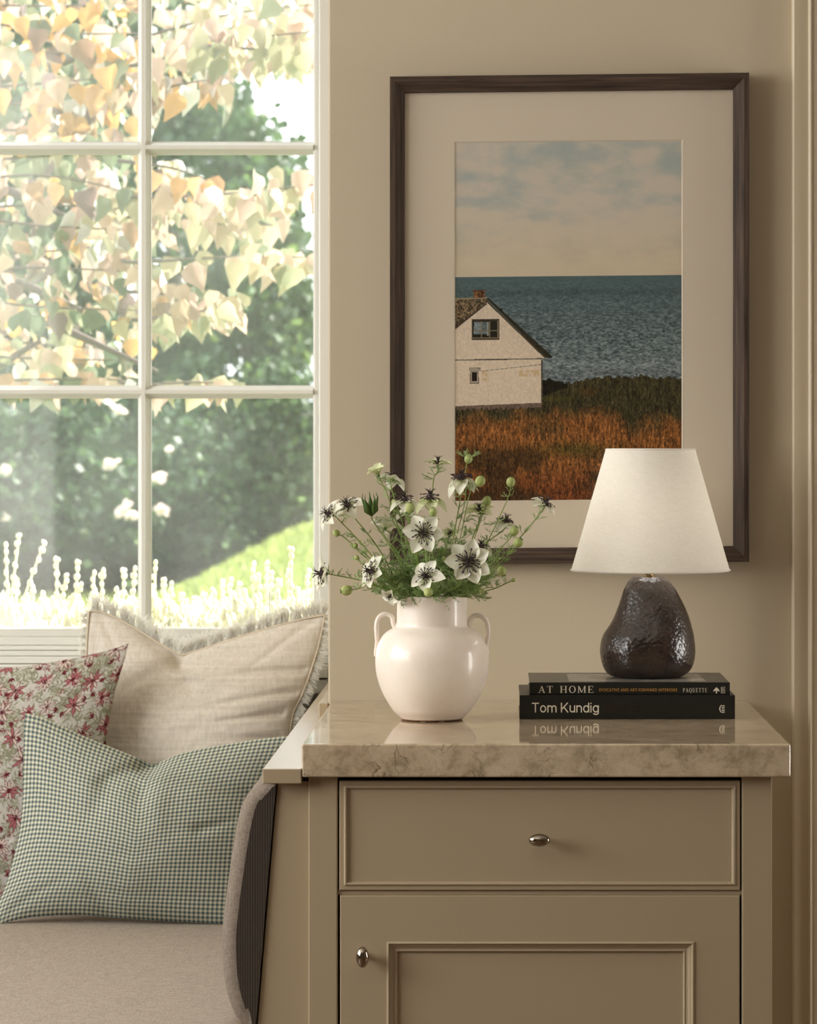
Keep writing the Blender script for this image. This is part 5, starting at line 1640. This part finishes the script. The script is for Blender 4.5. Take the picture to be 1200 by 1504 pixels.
for (lo, hi), lab in zip(cols, labs):
    Yc = 6.28; cxp = (lo+hi)/2
    base = Vector(((cxp-VX)*Yc/F, Yc, ground_z(0, 6.3)-.04))
    t = thing('flowering_perennial', lab, 'plant', base, GP)
    sub = [q for q in tops if lo <= q[0] < hi]
    sm = MB()
    for (x, y, ln) in sub:
        Y = Yc+fr_.uniform(-.12, .12)
        tip = P(x, y, Y); ft = P(x-ln*1.5+fr_.uniform(-4, 4), 985, Y); gd = Vector((base.x+(ft.x-base.x)*.7, Y, base.z-.02))
        c = catmull([gd, ft, ft.lerp(tip, .5)+Vector((-ln*.0003, 0, 0)), tip], 6)
        sm.tube(c, [.0032]*(len(c)-6)+[.0026]*6, 5)
        hd = MB(); n = 9; seg0 = c[-9:]
        for k in range(16):
            p = c[-1-int(k*.45)] if k*.45 < len(c)-1 else c[0]
            off = Vector((fr_.uniform(-1,1), fr_.uniform(-1,1), fr_.uniform(-.5,.5)))*.0035
            r = .0046*(1-.25*(k < 2))
            hd.ellipsoid(p+off, Vector((r,0,0)), Vector((0,r,0)), Vector((0,0,r*1.5)), 6, 5)
        hd.build('flower_spike', M['lav'], t, smooth=True)
    # shorter dense growth
    wpx = hi-lo
    for k in range(int(wpx*1.3)):
        x = fr_.uniform(lo, hi); Y = Yc+fr_.uniform(-.16, .22); y = fr_.gauss(902, 11)
        tip = P(x, y, Y); ft = P(x+fr_.uniform(-10, 10), 980, Y)
        c = catmull([Vector((base.x+(ft.x-base.x)*.9, Y, base.z-.02)), ft, tip], 4)
        sm.tube(c, [.003]*len(c), 4)
        for q in range(6):
            p = c[-1].lerp(c[-3], q/6)+Vector((fr_.uniform(-1,1), fr_.uniform(-1,1), 0))*.003
            sm.ellipsoid(p, Vector((.005,0,0)), Vector((0,.005,0)), Vector((0,0,.008)), 5, 4)
    sm.build('stems', M['lavstem'], t, smooth=True)
    n = int(wpx*26)
    Cn = np.stack([(lr.uniform(lo, hi, n)-VX)*Yc/F, Yc+lr.uniform(-.18, .25, n), lr.uniform(base.z, ZC-(912-VY)*Yc/F, n)+lr.normal(0, .008, n)], 1)
    leaves_mesh('leaves', Cn, np.stack([lr.normal(0, .5, n), lr.normal(0, .5, n), np.ones(n)], 1), lr.normal(size=(n, 3)), lr.uniform(.03, .06, n), lr.random(n), M['lav'], t, 'quad', .16)
st_ = MB(); Y = 6.1
st_.tube([P(396,930,Y), P(396,869,Y), P(408,868,Y), P(408,884,Y)], .0016, 6); st_.tube([P(399,930,Y), P(399,873,Y), P(405,873,Y)], .0012, 6)
tag(st_.build('plant_stake', M['stake']), 'small bent grey wire stake among the pale spikes outside', 'stake')

# ------------------------------------------------------------------ light
def area(name, loc, target, sx, sy, power, color=(1, 1, 1)):
    l = bpy.data.lights.new(name, 'AREA'); l.shape = 'RECTANGLE'; l.size = sx; l.size_y = sy; l.energy = power; l.color = color
    o = bpy.data.objects.new(name, l); o.location = loc
    o.rotation_euler = (Vector(target)-Vector(loc)).to_track_quat('-Z', 'Y').to_euler()
    COL.objects.link(o); return o
area('left_window_light', (RX0-.05, 3.05, 1.85), (0, 3.05, 1.4), 2.9, 1.4, 90, (1, .95, .89))
area('right_window_light', (RX1+.05, 4.2, 1.05), (0, 4.2, 1.05), .45, 1.2, 20, (1, .95, .88))
area('ceiling_fill', (-.4, 1.9, ZT-.02), (-.4, 1.9, 0), 1.6, 1.2, 5.5, (1, .90, .78))  # added fill light under the ceiling, no fixture there
sun = bpy.data.lights.new('sun', 'SUN'); sun.energy = 17; sun.angle = .01; sun.color = (1, .96, .88)
so_ = bpy.data.objects.new('sun', sun); COL.objects.link(so_)
so_.rotation_euler = Vector((-.72, -.34, -.72)).to_track_quat('-Z', 'Y').to_euler()
w = bpy.data.worlds.new('World'); bpy.context.scene.world = w; w.use_nodes = True
bg = w.node_tree.nodes['Background']; bg.inputs['Color'].default_value = (.93, .97, 1, 1); bg.inputs['Strength'].default_value = 3.6

pl = bpy.data.lights.new('shade_fill', 'POINT'); pl.energy = .45; pl.color = (1, .96, .91); pl.shadow_soft_size = .05  # added light inside the unlit lamp to whiten its shade
po_ = bpy.data.objects.new('shade_fill', pl); po_.location = (lcx, YL, ztb+.075); COL.objects.link(po_)
# ------------------------------------------------------------------ camera
cam = bpy.data.cameras.new('camera'); co = bpy.data.objects.new('camera', cam); COL.objects.link(co)
co.location = (0, 0, ZC); co.rotation_euler = (PI/2, 0, 0)
cam.sensor_width = 36; cam.sensor_fit = 'AUTO'; cam.lens = F/1504*36
cam.shift_x = -(VX-600)/1504; cam.shift_y = -(752-VY)/1504
cam.clip_start = .05; cam.clip_end = 200
cam.dof.use_dof = True; cam.dof.focus_distance = 4.45; cam.dof.aperture_fstop = 11
sc_ = bpy.context.scene; sc_.camera = co
sc_.view_settings.view_transform = 'Standard'; sc_.view_settings.look = 'None'
sc_.view_settings.gamma = 1; sc_.view_settings.use_curve_mapping = False; sc_.view_settings.exposure = 0.0
sc_.cycles.max_bounces = 8; sc_.cycles.diffuse_bounces = 4; sc_.cycles.transparent_max_bounces = 16
sc_.cycles.sample_clamp_indirect = 6
sc_.cycles.use_denoising = True
